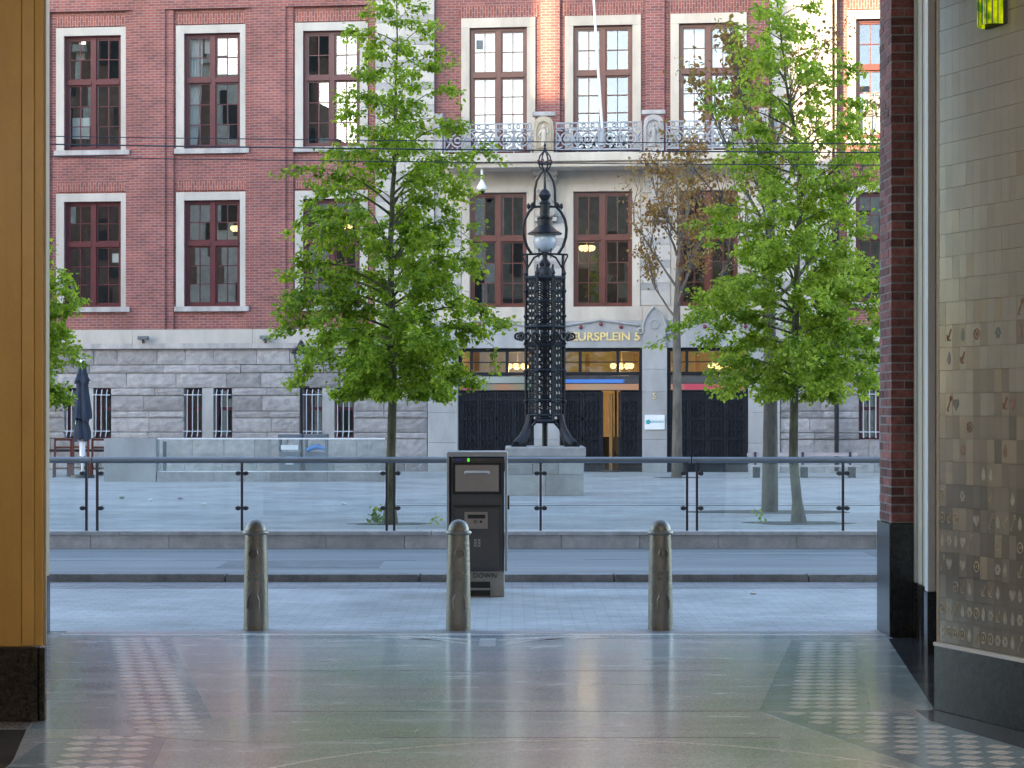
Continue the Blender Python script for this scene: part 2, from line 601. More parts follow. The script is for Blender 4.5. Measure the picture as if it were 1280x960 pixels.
# kerbs, stone by stone
kerb = tag(empty('kerb', (0, 19.25, 0)), 'dark granite kerb stones along the near edge of the lane', 'kerb', kind='structure')
km = MB().prism([(-.968, -.15), (.968, -.15), (.968, .060), (.955, .072), (-.955, .072), (-.968, .060)], 0, .16).mesh('kerb_stone', MT['kerb'])
for i in range(-9, 10):
    inst('kerb_stone', km, kerb, (i * 1.95 + .05, random.uniform(-.004, .004), random.uniform(-.003, .003)), (0, 0, random.uniform(-.002, .002)))
cop = tag(empty('coping_wall', (0, 23.0, 0)), 'low granite block wall that carries the glass railing', 'wall', kind='structure')
cm = MB().box(-.467, .467, 0, .28, -.1, .225).mesh('coping_block', MT['coping'])
cc = MB().box(-1.86, 1.86, -.025, .32, .228, .27).mesh('coping_cap', MT['coping'])
for i in range(-22, 23):
    inst('coping_block', cm, cop, (i * .94 + .12, random.uniform(-.003, .003), random.uniform(-.002, .001)), (0, 0, random.uniform(-.002, .002)))
for i in range(-6, 7):
    inst('coping_cap', cc, cop, (i * 3.73 + .9, 0, 0))
# long drain joint in the square
box('drain_channel', MT['dark_steel'], plaza, -2.1, 20, 33.8, 33.9, .04, .056)
box('paving_band', MT['white_stone'], plaza, -2.1, 20, 34.6, 34.75, .04, .055)
box('paving_band', MT['white_stone'], plaza, 1.5, 20, 50.2, 50.4, .04, .056)
for (x, y, rx, ry, s) in [(-1.77, 28.29, .62, .34, 1), (4.24, 28.49, .8, .5, 2), (4.26, 31.68, 1.5, .55, 3), (4.19, 48.3, .6, .5, 4), (-1.7, 28.1, .3, .25, 5)][:4]:
    rr = random.Random(s)
    pts = [(x + rx * rr.uniform(.75, 1.1) * math.cos(a * .35), y + ry * rr.uniform(.75, 1.1) * math.sin(a * .35)) for a in range(18)]
    MB().slab(pts, .045, .0545 + s * .0006).build('tree_pit', MT['soil'], plaza)

# ================================================================== BUILDING (local u right, y into the wall, z up)
B = tag(empty('exchange_building', (0, 53, 0), R(-6.2)), 'red brick exchange building with pale stone bands above a granite base', 'building')


def wall(name, mat, x0, x1, z0, z1, holes, y, depth, parent=B):
    xs = sorted({x0, x1, *[h[0] for h in holes], *[h[1] for h in holes]})
    zs = sorted({z0, z1, *[h[2] for h in holes], *[h[3] for h in holes]})
    xs = [x for x in xs if x0 <= x <= x1]
    zs = [z for z in zs if z0 <= z <= z1]
    mb = MB()
    for i in range(len(xs) - 1):
        for j in range(len(zs) - 1):
            cx, cz = (xs[i] + xs[i + 1]) / 2, (zs[j] + zs[j + 1]) / 2
            if any(h[0] < cx < h[1] and h[2] < cz < h[3] for h in holes):
                continue
            mb.add([(xs[i], y, zs[j]), (xs[i + 1], y, zs[j]), (xs[i + 1], y, zs[j + 1]), (xs[i], y, zs[j + 1])], [(0, 1, 2, 3)])
    for (a, b, c, d) in holes:
        e = y + depth
        mb.add([(a, y, c), (b, y, c), (b, y, d), (a, y, d), (a, e, c), (b, e, c), (b, e, d), (a, e, d)],
               [(0, 4, 5, 1), (1, 5, 6, 2), (2, 6, 7, 3), (3, 7, 4, 0)])
    return mb.build(name, mat, parent)


# window openings: (u0, u1, z0, z1)
UPL = [(-12.79, -11.13), (-9.30, -7.69), (-5.89, -4.28)]
UPC = [(-1.18, .40), (1.70, 3.31), (4.60, 6.19)]
UPR = [(9.37, 10.95)]
h_up_l = [(a, b, 9.12, 12.36) for a, b in UPL]
h_lo_l = [(a, b, 4.68, 7.66) for a, b in UPL]
h_up_c = [(a, b, 8.86, 12.33) for a, b in UPC]
h_lo_c = [(a, b, 4.59, 7.76) for a, b in UPC]
h_up_r = [(a, b, 9.12, 12.36) for a, b in UPR]
h_lo_r = [(a, b, 4.68, 7.66) for a, b in UPR]
# brick walls
wall('brick_wall', MT['brick'], -20, -3.81, 4.02, 16, h_up_l + h_lo_l, .12, .3)
wall('brick_wall', MT['brick'], -2.16, 7.05, 8.64, 16, h_up_c, .10, .3)
wall('brick_wall', MT['brick'], 8.73, 16, 4.02, 16, h_up_r + h_lo_r, .12, .3)
# projecting brick piers and heads
for (a, b) in [(-15.2, -14.3), (-10.78, -9.83), (-7.33, -6.37), (-3.98, -3.81)]:
    box('brick_pier', MT['brick'], B, a, b, 0, .118, 4.02, 13.04)
box('brick_head', MT['brick'], B, -20, -3.81, -.012, .118, 13.04, 16)
for (a, b) in [(-14.3, -13.2), (-10.98, -10.78), (-9.83, -9.60), (-7.53, -7.33), (-6.37, -6.16), (-4.02, -3.98)]:
    box('brick_strip', MT['brick'], B, a, b, .05, .119, 4.02, 13.03)
for (a, b) in [(.78, 1.33), (3.68, 4.2)]:
    box('brick_pier', MT['brick'], B, a, b, -.02, .098, 8.9, 16)
for (a, b) in UPL + UPR:
    box('soldier_course', MT['soldier'], B, a - .22, b + .22, .085, .119, 12.62, 12.92)
    box('soldier_course', MT['soldier'], B, a - .22, b + .22, .085, .119, 7.94, 8.2)
for (a, b) in UPC:
    box('soldier_course', MT['soldier'], B, a - .3, b + .3, .07, .099, 12.6, 12.95)
# banded stone pilasters
def bands(x0, x1, z0, z1, y0, y1, cols=2, phase=0):
    z = z0
    i = phase
    while z < z1 - .02:
        h = .42 if i % 2 == 0 else .20
        zt = min(z + h, z1)
        n = cols if i % 2 == 0 else cols + 1
        cuts = [x0 + (x1 - x0) * k / n for k in range(n + 1)]
        for k in range(n):
            d = random.uniform(-.004, .004)
            box('stone_block', MT['white_stone' if i % 2 == 0 else 'grey_stone'], B, cuts[k] + .004, cuts[k + 1] - .004, y0 + d, y1, z + .004, zt - .004)
        z = zt
        i += 1


box('pilaster_core', MT['grey_stone'], B, -3.80, -2.17, -.06, .3, 3.62, 16)
bands(-3.81, -2.16, 4.02, 14.0, -.08, -.05, 2)
box('pilaster_core', MT['grey_stone'], B, 7.06, 8.72, -.06, .3, 3.62, 16)
bands(7.05, 8.73, 4.02, 14.0, -.08, -.05, 2)
# pale stone first floor of the middle part
wall('stone_wall', MT['cream_stone'], -2.16, 7.05, 4.50, 8.64, h_lo_c, .06, .3)
for (x0, x1) in [(-2.15, -1.42), (.64, 1.46), (3.55, 4.36), (6.43, 7.04)]:
    bands(x0, x1, 4.62, 7.3, .03, .058, 1, phase=0)
for (a, b) in UPC:      # moulded stone surround of the middle windows
    box('window_surround', MT['cream_stone'], B, a - .22, a - .01, .02, .059, 4.6, 7.97)
    box('window_surround', MT['cream_stone'], B, b + .01, b + .22, .02, .059, 4.6, 7.97)
    box('window_surround', MT['cream_stone'], B, a - .008, b + .008, .022, .059, 7.77, 7.97)
    box('window_surround', MT['cream_stone'], B, a - .24, b + .24, .03, .099, 12.335, 12.6)
    box('window_surround', MT['cream_stone'], B, a - .24, a - .01, .03, .099, 8.9, 12.33)
    box('window_surround', MT['cream_stone'], B, b + .01, b + .24, .03, .099, 8.9, 12.33)

# ---- windows
pane_mesh = {}
for k in ('pane', 'pane_sky'):
    pane_mesh[k] = MB().box(-.5, .5, -.003, .003, -.5, .5).mesh('pane', MT[k])


def window(a, b, z0, z1, zt, rows_top, rows_bot, fm, y, pane, surround=True, depth=.0, seed=0):
    rr = random.Random(seed * 31 + int(a * 100))
    f = .075
    cx = (a + b) / 2
    mb = MB()
    mb.box(a, a + f, y, y + .1, z0, z1).box(b - f, b, y, y + .1, z0, z1)
    mb.box(a + f, b - f, y, y + .1, z0, z0 + f).box(a + f, b - f, y, y + .1, z1 - f, z1)
    wd = mb.build('window', fm, B)
    box('mullion', fm, wd, cx - .065, cx + .065, y - .02, y + .098, z0 + f, z1 - f)
    box('transom', fm, wd, a + f, cx - .066, y - .035, y + .097, zt - .065, zt + .065)
    box('transom', fm, wd, cx + .066, b - f, y - .035, y + .097, zt - .065, zt + .065)
    for (sx0, sx1) in ((a + f, cx - .065), (cx + .065, b - f)):
        for (sz0, sz1, rows) in ((z0 + f, zt - .065, rows_bot), (zt + .065, z1 - f, rows_top)):
            s = .045
            sb = MB()
            sb.box(sx0, sx0 + s, y + .03, y + .085, sz0, sz1).box(sx1 - s, sx1, y + .03, y + .085, sz0, sz1)
            sb.box(sx0 + s, sx1 - s, y + .03, y + .085, sz0, sz0 + s).box(sx0 + s, sx1 - s, y + .03, y + .085, sz1 - s, sz1)
            xm = (sx0 + sx1) / 2
            sb.box(xm - .012, xm + .012, y + .035, y + .082, sz0 + s, sz1 - s)
            zz = [sz0 + s + (sz1 - sz0 - 2 * s) * k / rows for k in range(rows + 1)]
            for k in range(1, rows):
                sb.box(sx0 + s, xm - .012, y + .036, y + .081, zz[k] - .012, zz[k] + .012)
                sb.box(xm + .012, sx1 - s, y + .036, y + .081, zz[k] - .012, zz[k] + .012)
            sb.build('sash', fm, wd)
            tx, tz = R(rr.gauss(-1.0, .5)), R(rr.gauss(0, .5))
            for (p0, p1) in ((sx0 + s, xm - .012), (xm + .012, sx1 - s)):
                for k in range(rows):
                    inst('pane', pane_mesh[pane], wd, ((p0 + p1) / 2, y + .06, (zz[k] + zz[k + 1]) / 2),
                         (tx + R(rr.gauss(0, .22)), 0, tz + R(rr.gauss(0, .22))), (p1 - p0 + .006, 1, zz[k + 1] - zz[k] + .006))
    if surround:
        box('jamb', MT['white_stone'], wd, a - .23, a - .001, .07, .13, z0 - .01, z1 + .23)
        box('jamb', MT['white_stone'], wd, b + .001, b + .23, .07, .13, z0 - .01, z1 + .23)
        box('lintel', MT['white_stone'], wd, a - .001, b + .001, .072, .13, z1, z1 + .228)
        box('sill', MT['ledge'], wd, a - .27, b + .27, .0, .16, z0 - .15, z0 - .012)
    # dark room behind
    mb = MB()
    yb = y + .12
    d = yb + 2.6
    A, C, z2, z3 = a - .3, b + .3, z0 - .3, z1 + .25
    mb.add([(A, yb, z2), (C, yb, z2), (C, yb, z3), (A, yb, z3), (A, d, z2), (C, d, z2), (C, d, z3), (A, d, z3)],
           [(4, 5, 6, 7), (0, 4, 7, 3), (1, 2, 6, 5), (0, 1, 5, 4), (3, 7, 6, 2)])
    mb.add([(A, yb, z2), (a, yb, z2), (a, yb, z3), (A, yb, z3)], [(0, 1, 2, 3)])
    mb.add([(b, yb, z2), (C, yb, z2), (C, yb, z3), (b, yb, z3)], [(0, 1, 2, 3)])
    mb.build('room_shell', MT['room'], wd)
    return wd


def curtain(wd, x0, x1, y, z0, z1, gather=0):
    n = 28
    vs, fs = [], []
    for i in range(n + 1):
        t = i / n
        for j in range(7):
            s = j / 6
            x = x0 + (x1 - x0) * t * (1 - gather * s * s)
            vs.append((x, y + .035 * math.sin(t * 34 + s), z1 + (z0 - z1) * s))
    for i in range(n):
        for j in range(6):
            fs.append((i * 7 + j, i * 7 + j + 1, (i + 1) * 7 + j + 1, (i + 1) * 7 + j))
    return MB().add(vs, fs).build('curtain', MT['curtain'], wd, smooth=True)


for i, (a, b, z0, z1) in enumerate(h_up_l):
    wd = window(a, b, z0, z1, 11.05, 2, 3, MT['frame_red'], .22, 'pane', seed=i)
    if i == 1:
        curtain(wd, a + .08, a + .46, .40, z0 + .08, z1 - .05, .45)
        box('blind', MT['blind'], wd, a + .5, b - .06, .42, .43, 11.85, 12.33)
    if i == 0:
        box('blind', MT['blind'], wd, a + .1, a + .6, .5, .51, 9.5, 10.1)
for i, (a, b, z0, z1) in enumerate(h_lo_l):
    wd = window(a, b, z0, z1, 6.45, 2, 3, MT['frame_red'], .22, 'pane', seed=10 + i)
    if i == 0:
        box('notice', MT['paper'], wd, b - .34, b - .12, .34, .345, 5.95, 6.2)
for i, (a, b, z0, z1) in enumerate(h_up_c):
    wd = window(a, b, z0, z1, 11.03, 2, 4, MT['frame_brown'], .18, 'pane_sky', surround=False, seed=20 + i)
    if i != 1:
        curtain(wd, a + .08, a + .72, .42, z0 + .08, z1 - .05)
        curtain(wd, b - .72, b - .08, .42, z0 + .08, z1 - .05)
    if i == 0:
        box('ventilator', MT['bin_grey'], wd, a + .16, a + .34, .20, .30, 11.78, 12.02)
for i, (a, b, z0, z1) in enumerate(h_lo_c):
    window(a, b, z0, z1, 6.49, 1, 3, MT['frame_brown'], .16, 'pane', surround=False, seed=30 + i)
for i, (a, b, z0, z1) in enumerate(h_up_r):
    wd = window(a, b, z0, z1, 11.05, 2, 3, MT['frame_brown'], .22, 'pane_sky', seed=40)
    curtain(wd, a + .08, b - .08, .42, z0 + .08, z0 + 1.3)
for i, (a, b, z0, z1) in enumerate(h_lo_r):
    window(a, b, z0, z1, 6.45, 2, 3, MT['frame_red'], .22, 'pane', seed=50)

# ---- band course and rusticated granite base
for (x0, x1) in [(-20, -13.3), (-13.3, -10.76), (-10.76, -7.3), (-7.3, -4.9), (-4.9, -2.2)]:
    box('band_stone', MT['white_stone'], B, x0 + .004, x1 - .004, -.05, .2, 3.63, 4.018)
    box('ledge_stone', MT['ledge'], B, x0 + .003, x1 - .003, -.16, .2, 3.48, 3.628)
for (x0, x1) in [(7.05, 9.0), (9.0, 11.5), (11.5, 16)]:
    box('band_stone', MT['white_stone'], B, x0 + .004, x1 - .004, -.05, .2, 3.63, 4.018)
    box('ledge_stone', MT['ledge'], B, x0 + .003, x1 - .003, -.16, .2, 3.48, 3.628)


def rough_block(seed):
    rr = random.Random(seed)
    nx, nz = 7, 4
    vs, fs = [], []
    for j in range(nz + 1):
        for i in range(nx + 1):
            edge = i in (0, nx) or j in (0, nz)
            y = -.012 if edge else -rr.uniform(.02, .042)
            vs.append((-.5 + i / nx, y, -.5 + j / nz))
    for j in range(nz):
        for i in range(nx):
            k = j * (nx + 1) + i
            fs.append((k, k + 1, k + nx + 2, k + nx + 1))
    mb = MB().add(vs, fs)
    mb.add([(-.5, -.012, -.5), (.5, -.012, -.5), (.5, -.012, .5), (-.5, -.012, .5), (-.5, .1, -.5), (.5, .1, -.5), (.5, .1, .5), (-.5, .1, .5)],
           [(0, 4, 5, 1), (1, 5, 6, 2), (2, 6, 7, 3), (3, 7, 4, 0)])
    return mb.mesh('granite_block', MT['granite'])


rb = [rough_block(s) for s in range(6)]
courses = [(3.03, 3.48), (2.80, 3.02), (2.38, 2.79), (2.17, 2.37), (1.73, 2.16), (1.54, 1.72), (1.14, 1.53), (.96, 1.13), (.40, .95), (0, .39)]
bw_l = [(-12.72, -12.30), (-11.90, -11.39), (-9.26, -8.75), (-8.43, -7.90), (-5.86, -5.32), (-4.98, -4.44)]
bw_r = [(9.45, 10.0), (10.35, 10.9)]
rr = random.Random(3)


def rusticate(x0, x1, wins):
    for ci, (z0, z1) in enumerate(courses):
        segs = [(x0, x1)]
        if z0 >= .95 and z1 <= 2.38:
            segs = []
            p = x0
            for k in range(0, len(wins), 2):
                segs.append((p, wins[k][0] - .01))
                p = wins[k + 1][1] + .01
            segs.append((p, x1))
        for (a, b) in segs:
            L_ = b - a
            n = max(1, round(L_ / rr.uniform(.85, 1.15)))
            ws = [rr.uniform(.7, 1.3) for _ in range(n)]
            t = sum(ws)
            p = a
            for k in range(n):
                wk = L_ * ws[k] / t
                thin = (z1 - z0) < .3
                inst('granite_block', rr.choice(rb), B, (p + wk / 2, -.02 - (.02 if thin else 0) + rr.uniform(-.01, .01), (z0 + z1) / 2), (0, 0, 0),
                     (wk - .012, 1.0 if not thin else .8, z1 - z0 - .012))
                p += wk


rusticate(-16.5, -2.36, bw_l)
rusticate(7.34, 13, bw_r)
wall('base_wall', MT['mortar'], -20, -2.34, -.3, 3.6, [(a, b, .96, 2.37) for a, b in bw_l], .03, .25)
wall('base_wall', MT['mortar'], 7.33, 16, -.3, 3.6, [(a, b, .96, 2.37) for a, b in bw_r], .03, .25)
for wins in (bw_l, bw_r):
    for k in range(0, len(wins), 2):
        box('smooth_mullion_stone', MT['blue_stone'], B, wins[k][1], wins[k + 1][0], -.03, .02, .965, 2.37)
    for (a, b) in wins:
        mb = MB()
        y = .2
        mb.box(a, a + .09, y, y + .06, .96, 2.37).box(b - .06, b, y, y + .06, .96, 2.37).box(a + .09, b - .06, y, y + .06, .96, 1.02).box(a + .09, b - .06, y, y + .06, 2.31, 2.37)
        mb.box(a + .09, b - .06, y, y + .06, 1.75, 1.84)
        wd = mb.build('basement_window', MT['frame_red'], B)
        inst('pane', pane_mesh['pane'], wd, ((a + b) / 2, .235, 1.385), (R(-1), 0, 0), (b - a - .1, 1, .74))
        inst('pane', pane_mesh['pane'], wd, ((a + b) / 2, .235, 2.075), (R(-1.5), 0, 0), (b - a - .1, 1, .48))
        box('room_back', MT['room'], wd, a - .1, b + .1, .9, .95, .8, 2.5)
        gr = MB()
        for t in (.2, .5, .8):
            x = a + (b - a) * t
            gr.path([(x, -.02, 2.33), (x, -.10, 2.18), (x, -.10, 1.16), (x + .0, -.19, 1.0)], .014, 6)
        gr.path([(a, -.1, 2.18), (b, -.1, 2.18)], .016, 6).path([(a, -.1, 1.16), (b, -.1, 1.16)], .016, 6)
        gr.build('grille', MT['grille'], wd)

# ---- entrance: smooth stone piers, lintel, portals
for (x0, x1) in [(-2.34, -1.50), (6.47, 7.33)]:
    z = 0
    for h in (.85, .84, .84, .93):
        box('smooth_stone', MT['blue_stone'], B, x0 + .004, x1 - .004, -.09 + random.uniform(-.004, .004), .3, z + .004, z + h - .004)
        z += h
for (x0, x1) in [(.62, 1.33), (3.59, 4.27)]:
    z = 0
    for h in (.95, .75, .55, .62, .60):
        box('pier_stone', MT['blue_stone'], B, x0 + .003, x1 - .003, -.14 + random.uniform(-.003, .003), .3, z + .003, z + h - .003)
        z += h
    # pointed cap of the pier
    cx = (x0 + x1) / 2
    hw = (x1 - x0) / 2 - .03
    pts = [(cx - hw, 3.48), (cx + hw, 3.48), (cx + hw, 4.05), (cx + hw * .75, 4.3), (cx + hw * .4, 4.45), (cx, 4.55), (cx - hw * .4, 4.45), (cx - hw * .75, 4.3), (cx - hw, 4.05)]
    MB().prism(pts, -.16, .04).build('pier_cap', MT['blue_stone'], B)
    MB().path([(cx - hw, -.17, 3.9), (cx - hw, -.17, 4.08), (cx - hw * .72, -.17, 4.32), (cx - hw * .38, -.17, 4.47), (cx, -.17, 4.58), (cx + hw * .38, -.17, 4.47), (cx + hw * .72, -.17, 4.32), (cx + hw, -.17, 4.08), (cx + hw, -.17, 3.9)], .035, 6).build('cap_moulding', MT['blue_stone'], B)
    for sx in (-1, 1):
        MB().ring((cx + sx * (hw + .07), -.12, 3.92), .07, .03, 'y', 12, 5).build('scroll', MT['blue_stone'], B)
    MB().ring((cx, -.165, 4.1), .12, .02, 'y', 14, 5).build('rosette', MT['blue_stone'], B)
for (x0, x1) in [(-2.34, .62), (.62, 1.33), (1.33, 3.59), (3.59, 4.27), (4.27, 7.33)]:
    box('lintel_stone', MT['blue_stone'], B, x0 + .003, x1 - .003, -.05, .3, 3.465, 4.20)
    box('string_course', MT['cream_stone'], B, x0 + .003, x1 - .003, -.02, .3, 4.205, 4.595)
for (x0, x1) in [(-2.34, .55), (1.42, 3.5), (4.36, 7.33)]:
    xm = (x0 + x1) / 2
    MB().path([(x0, -.07, 4.08), (x0 + .2, -.07, 4.10), (xm, -.07, 4.22), (x1 - .2, -.07, 4.10), (x1, -.07, 4.08)], .035, 6).build('curved_moulding', MT['blue_stone'], B)
    for t in (-.55, 0, .55):
        MB().lathe([(0, 0), (.05, .01), (.055, .05), (0, .08)], 0, 0, 10).build('stud', MT['iron_red'], B, (xm + t, -.05, 4.03 + (.08 if t == 0 else 0)), (R(90), 0, 0))


def font(name, txt, size, mat, parent, loc, rot=(R(90), 0, 0), ext=.01, align='CENTER', space=1.0, sx=1.0, off=0):
    c = bpy.data.curves.new(name, 'FONT')
    c.body = txt
    c.size = size
    c.extrude = ext
    c.align_x = align
    c.align_y = 'CENTER'
    c.space_character = space
    c.materials.append(mat)
    c.offset = off
    tmp = bpy.data.objects.new(name, c)
    me = bpy.data.meshes.new_from_object(tmp)
    bpy.data.objects.remove(tmp)
    o = bpy.data.objects.new(name, me)
    col.objects.link(o)
    o.parent = parent
    o.location = loc
    o.rotation_euler = rot
    o.scale = (sx, 1, 1)
    return o


font('gold_lettering', 'BEURSPLEIN 5', .31, MT['gold'], B, (3.54, -.065, 3.76), sx=1.09, ext=.012, space=1.0, align='RIGHT', off=.006)
font('gold_number', '5', .24, MT['gold'], B, (3.93, -.16, 2.13), ext=.008)
sign = box('plaque', MT['plaque'], B, 3.66, 4.21, -.185, -.15, 1.22, 1.62, bevel=.008)
MB().lathe([(0, 0), (.05, 0), (.07, .006), (.045, .012), (0, .012)], 0, 0, 5).build('logo', MT['teal'], sign, (3.76, -.187, 1.43), (R(90), 0, 0))
font('lettering', 'EURONEXT', .088, MT['teal'], sign, (4.01, -.188, 1.43), ext=.002)

# portals
LB = {'pink': (.85, .12, .28), 'orange': (.85, .38, .18), 'blue': (.04, .25, .95), 'pale': (.5, .65, .7), 'red': (.9, .05, .16), 'green': (.25, .5, .35)}


def led(name, stops, strength):
    m, nt, p, N, L = newmat(name)
    tc = N('ShaderNodeTexCoord')
    sx = N('ShaderNodeSeparateXYZ')
    L(tc.outputs['Generated'], sx.inputs[0])
    cr = N('ShaderNodeValToRGB')
    el = cr.color_ramp.elements
    while len(el) < len(stops):
        el.new(.5)
    for e, (pp, cc_) in zip(el, stops):
        e.position = pp
        e.color = (*cc_, 1)
    L(sx.outputs['X'], cr.inputs[0])
    L(cr.outputs[0], p.inputs['Emission Color'])
    p.inputs['Base Color'].default_value = (.05, .05, .05, 1)
    p.inputs['Emission Strength'].default_value = strength
    p.inputs['Roughness'].default_value = .3
    return m


bays = [(-1.50, .62), (1.33, 3.59), (4.27, 6.47)]
leds = [
    (led('ticker_pale', [(0, LB['pale']), (.5, LB['pale']), (1, (.3, .42, .42))], .08), led('ticker_pink', [(0, LB['pink']), (.22, LB['pink']), (.3, LB['green']), (.6, LB['orange']), (1, LB['green'])], .06)),
    (led('ticker_blue', [(0, LB['blue']), (.78, LB['blue']), (.82, (.02, .02, .03)), (1, (.02, .02, .03))], .12), led('ticker_orange', [(0, LB['orange']), (.4, (.7, .5, .3)), (1, LB['orange'])], .075)),
    (led('ticker_dark', [(0, (.05, .06, .07)), (1, (.05, .06, .07))], .1), led('ticker_red', [(0, LB['orange']), (.12, LB['orange']), (.2, LB['red']), (.8, LB['red']), (1, LB['orange'])], .075)),
]
dark_pane = glass_mat('clerestory_glass', .10)
dp = MB().box(-.5, .5, -.003, .003, -.5, .5).mesh('pane', dark_pane)
gate_mesh = {}


def gate_leaf(wd_, seed):
    mb = MB()
    h = 2.2
    mb.box(-wd_ / 2, -wd_ / 2 + .05, 0, .05, 0, h).box(wd_ / 2 - .05, wd_ / 2, 0, .05, 0, h)
    for z in (0, .35, .88, 1.42, 1.95, h - .06):
        mb.box(-wd_ / 2 + .05, wd_ / 2 - .05, .004, .048, z, z + .055)
    for k in range(1, 4):
        x = -wd_ / 2 + wd_ * k / 4
        mb.box(x - .012, x + .012, .012, .04, .055, h - .06)
    for z0, z1 in ((.405, .88), (.935, 1.42), (1.475, 1.95)):
        for k in range(4):
            x = -wd_ / 2 + wd_ * (k + .5) / 4
            zc = (z0 + z1) / 2
            mb.path([(x - .05, .02, z0 + .02), (x + .05, .02, zc), (x - .05, .02, z1 - .02)], .012, 5)
            mb.path([(x + .05, .015, z0 + .02), (x - .05, .015, zc), (x + .05, .015, z1 - .02)], .012, 5)
            mb.lathe([(0, -.02), (.025, -.012), (.028, 0), (0, .02)], x, -.005, 8)
    for k in range(5):
        x = -wd_ / 2 + wd_ * k / 4
        for z in (.37, .905, 1.445):
            mb.box(x - .03, x + .03, -.03, .02, z - .03, z + .045)
    mb.box(-wd_ / 2 + .05, wd_ / 2 - .05, .055, .075, .02, h - .02)
    return mb.mesh('gate_leaf', MT['gate'])


for bi, (x0, x1) in enumerate(bays):
    # dark steel frame of the portal
    mb = MB()
    fy = .10
    mb.box(x0, x0 + .09, fy, fy + .12, .05, 3.46).box(x1 - .09, x1, fy, fy + .12, .05, 3.46)
    mb.box(x0 + .09, x1 - .09, fy, fy + .12, 3.36, 3.46).box(x0 + .09, x1 - .09, fy, fy + .12, 2.70, 2.80)
    xs = [x0 + .09, x0 + .09 + (x1 - x0 - .18) * .22, x0 + .09 + (x1 - x0 - .18) * .72, x1 - .09]
    if bi == 0:
        xs = [x0 + .09, x0 + .36, x0 + 1.35, x1 - .09]
    for x in xs[1:-1]:
        mb.box(x - .04, x + .04, fy + .002, fy + .118, 2.80, 3.36)
    portal = mb.build('portal', MT['gate'], B)
    for k in range(3):
        inst('pane', dp, portal, ((xs[k] + xs[k + 1]) / 2, fy + .07, 3.08), (R(-.6), 0, R(random.uniform(-.4, .4))), (xs[k + 1] - xs[k] - .02, 1, .57))
        box('glazing_bar', MT['gate'], portal, xs[k] + .04, xs[k + 1] - .04, fy + .03, fy + .06, 3.06, 3.09)
    # ticker
    tk = box('ticker_housing', MT['dark_steel'], portal, x0 + .09, x1 - .09, fy - .04, fy + .10, 2.29, 2.695)
    box('ticker_screen', leds[bi][0], tk, x0 + .10, x1 - .10, fy - .046, fy - .041, 2.50, 2.60 if bi == 1 else 2.68)
    box('ticker_screen', leds[bi][1], tk, x0 + .10, x1 - .10, fy - .046, fy - .041, 2.31, 2.47)
    # gate leaves
    n = 4
    lw = (x1 - x0 - .18) / n
    gate_mesh[bi] = gate_leaf(lw - .01, bi)
    for k in range(n):
        if bi == 1 and k == 2:
            continue
        inst('gate_leaf', gate_mesh[bi], portal, (x0 + .09 + lw * (k + .5), fy + .02, .06))
    for (q0, q1) in ([(x0 + .09, x1 - .09)] if bi != 1 else [(x0 + .09, x0 + .09 + 2 * lw), (x0 + .09 + 3 * lw, x1 - .09)]):
        box('gate_backing', MT['gate'], portal, q0, q1, fy + .10, fy + .118, .056, 2.29)
    box('door_sill', MT['blue_stone'], portal, x0, x1, -.05, .6, 0, .055)
    if bi == 1:
        X0 = x0 + .09 + 2 * lw
        d = empty('entrance_door', (0, 0, 0), parent=portal)
        box('door_frame', MT['gate'], d, X0 + .003, X0 + .05, fy, fy + .08, .06, 2.26)
        box('door_frame', MT['gate'], d, X0 + lw - .05, X0 + lw - .003, fy, fy + .08, .06, 2.26)
        box('door_leaf', MT['oak'], d, X0 + .21, X0 + .30, fy + .1, fy + .6, .06, 2.2)
        box('door_panel', MT['oak'], d, X0 + .30, X0 + lw - .05, fy + .5, fy + .55, .06, 1.0)
        MB().add([(X0 - .05, fy + .12, .056), (X0 - .05, fy + 1.3, .056), (X0 - .05, fy + 1.3, 2.6), (X0 - .05, fy + .12, 2.6), (X0 + lw + .05, fy + .12, .056), (X0 + lw + .05, fy + 1.3, .056), (X0 + lw + .05, fy + 1.3, 2.6), (X0 + lw + .05, fy + .12, 2.6)], [(0, 1, 2, 3), (7, 6, 5, 4), (3, 2, 6, 7)]).build('vestibule', MT['gate'], d)
        box('inner_door', MT['oak'], d, X0 - .05, X0 + lw + .05, fy + 1.3, fy + 1.34, .056, 1.0)
        box('inner_mullion', MT['oak'], d, X0 + .3, X0 + .36, fy + 1.28, fy + 1.345, .056, 2.6)
        box('door_step', MT['dark_steel'], d, X0, X0 + lw, -.12, .05, .056, .10)
        font('door_lettering', 'H', .3, MT['black'], d, (X0 + .42, fy + .495, .5), ext=.003)
# lobby behind the clerestory and the open door
mb = MB()
mb.add([(-1.6, .4, 0), (6.6, .4, 0), (6.6, .4, 4.4), (-1.6, .4, 4.4), (-1.6, 5, 0), (6.6, 5, 0), (6.6, 5, 4.4), (-1.6, 5, 4.4)],
       [(4, 5, 6, 7), (0, 4, 7, 3), (1, 2, 6, 5), (0, 1, 5, 4), (3, 7, 6, 2)])
lobby = mb.build('lobby_shell', MT['lobby'], B)
for x in (-1.0, .2, 1.8, 3.2, 5.0, 6.2):
    box('lobby_beam', MT['oak'], lobby, x, x + .12, 3.2, 3.4, 0, 3.4)
warm = emit('warm_lamp_glass', (1.0, .66, .28), .45)
cr = random.Random(9)


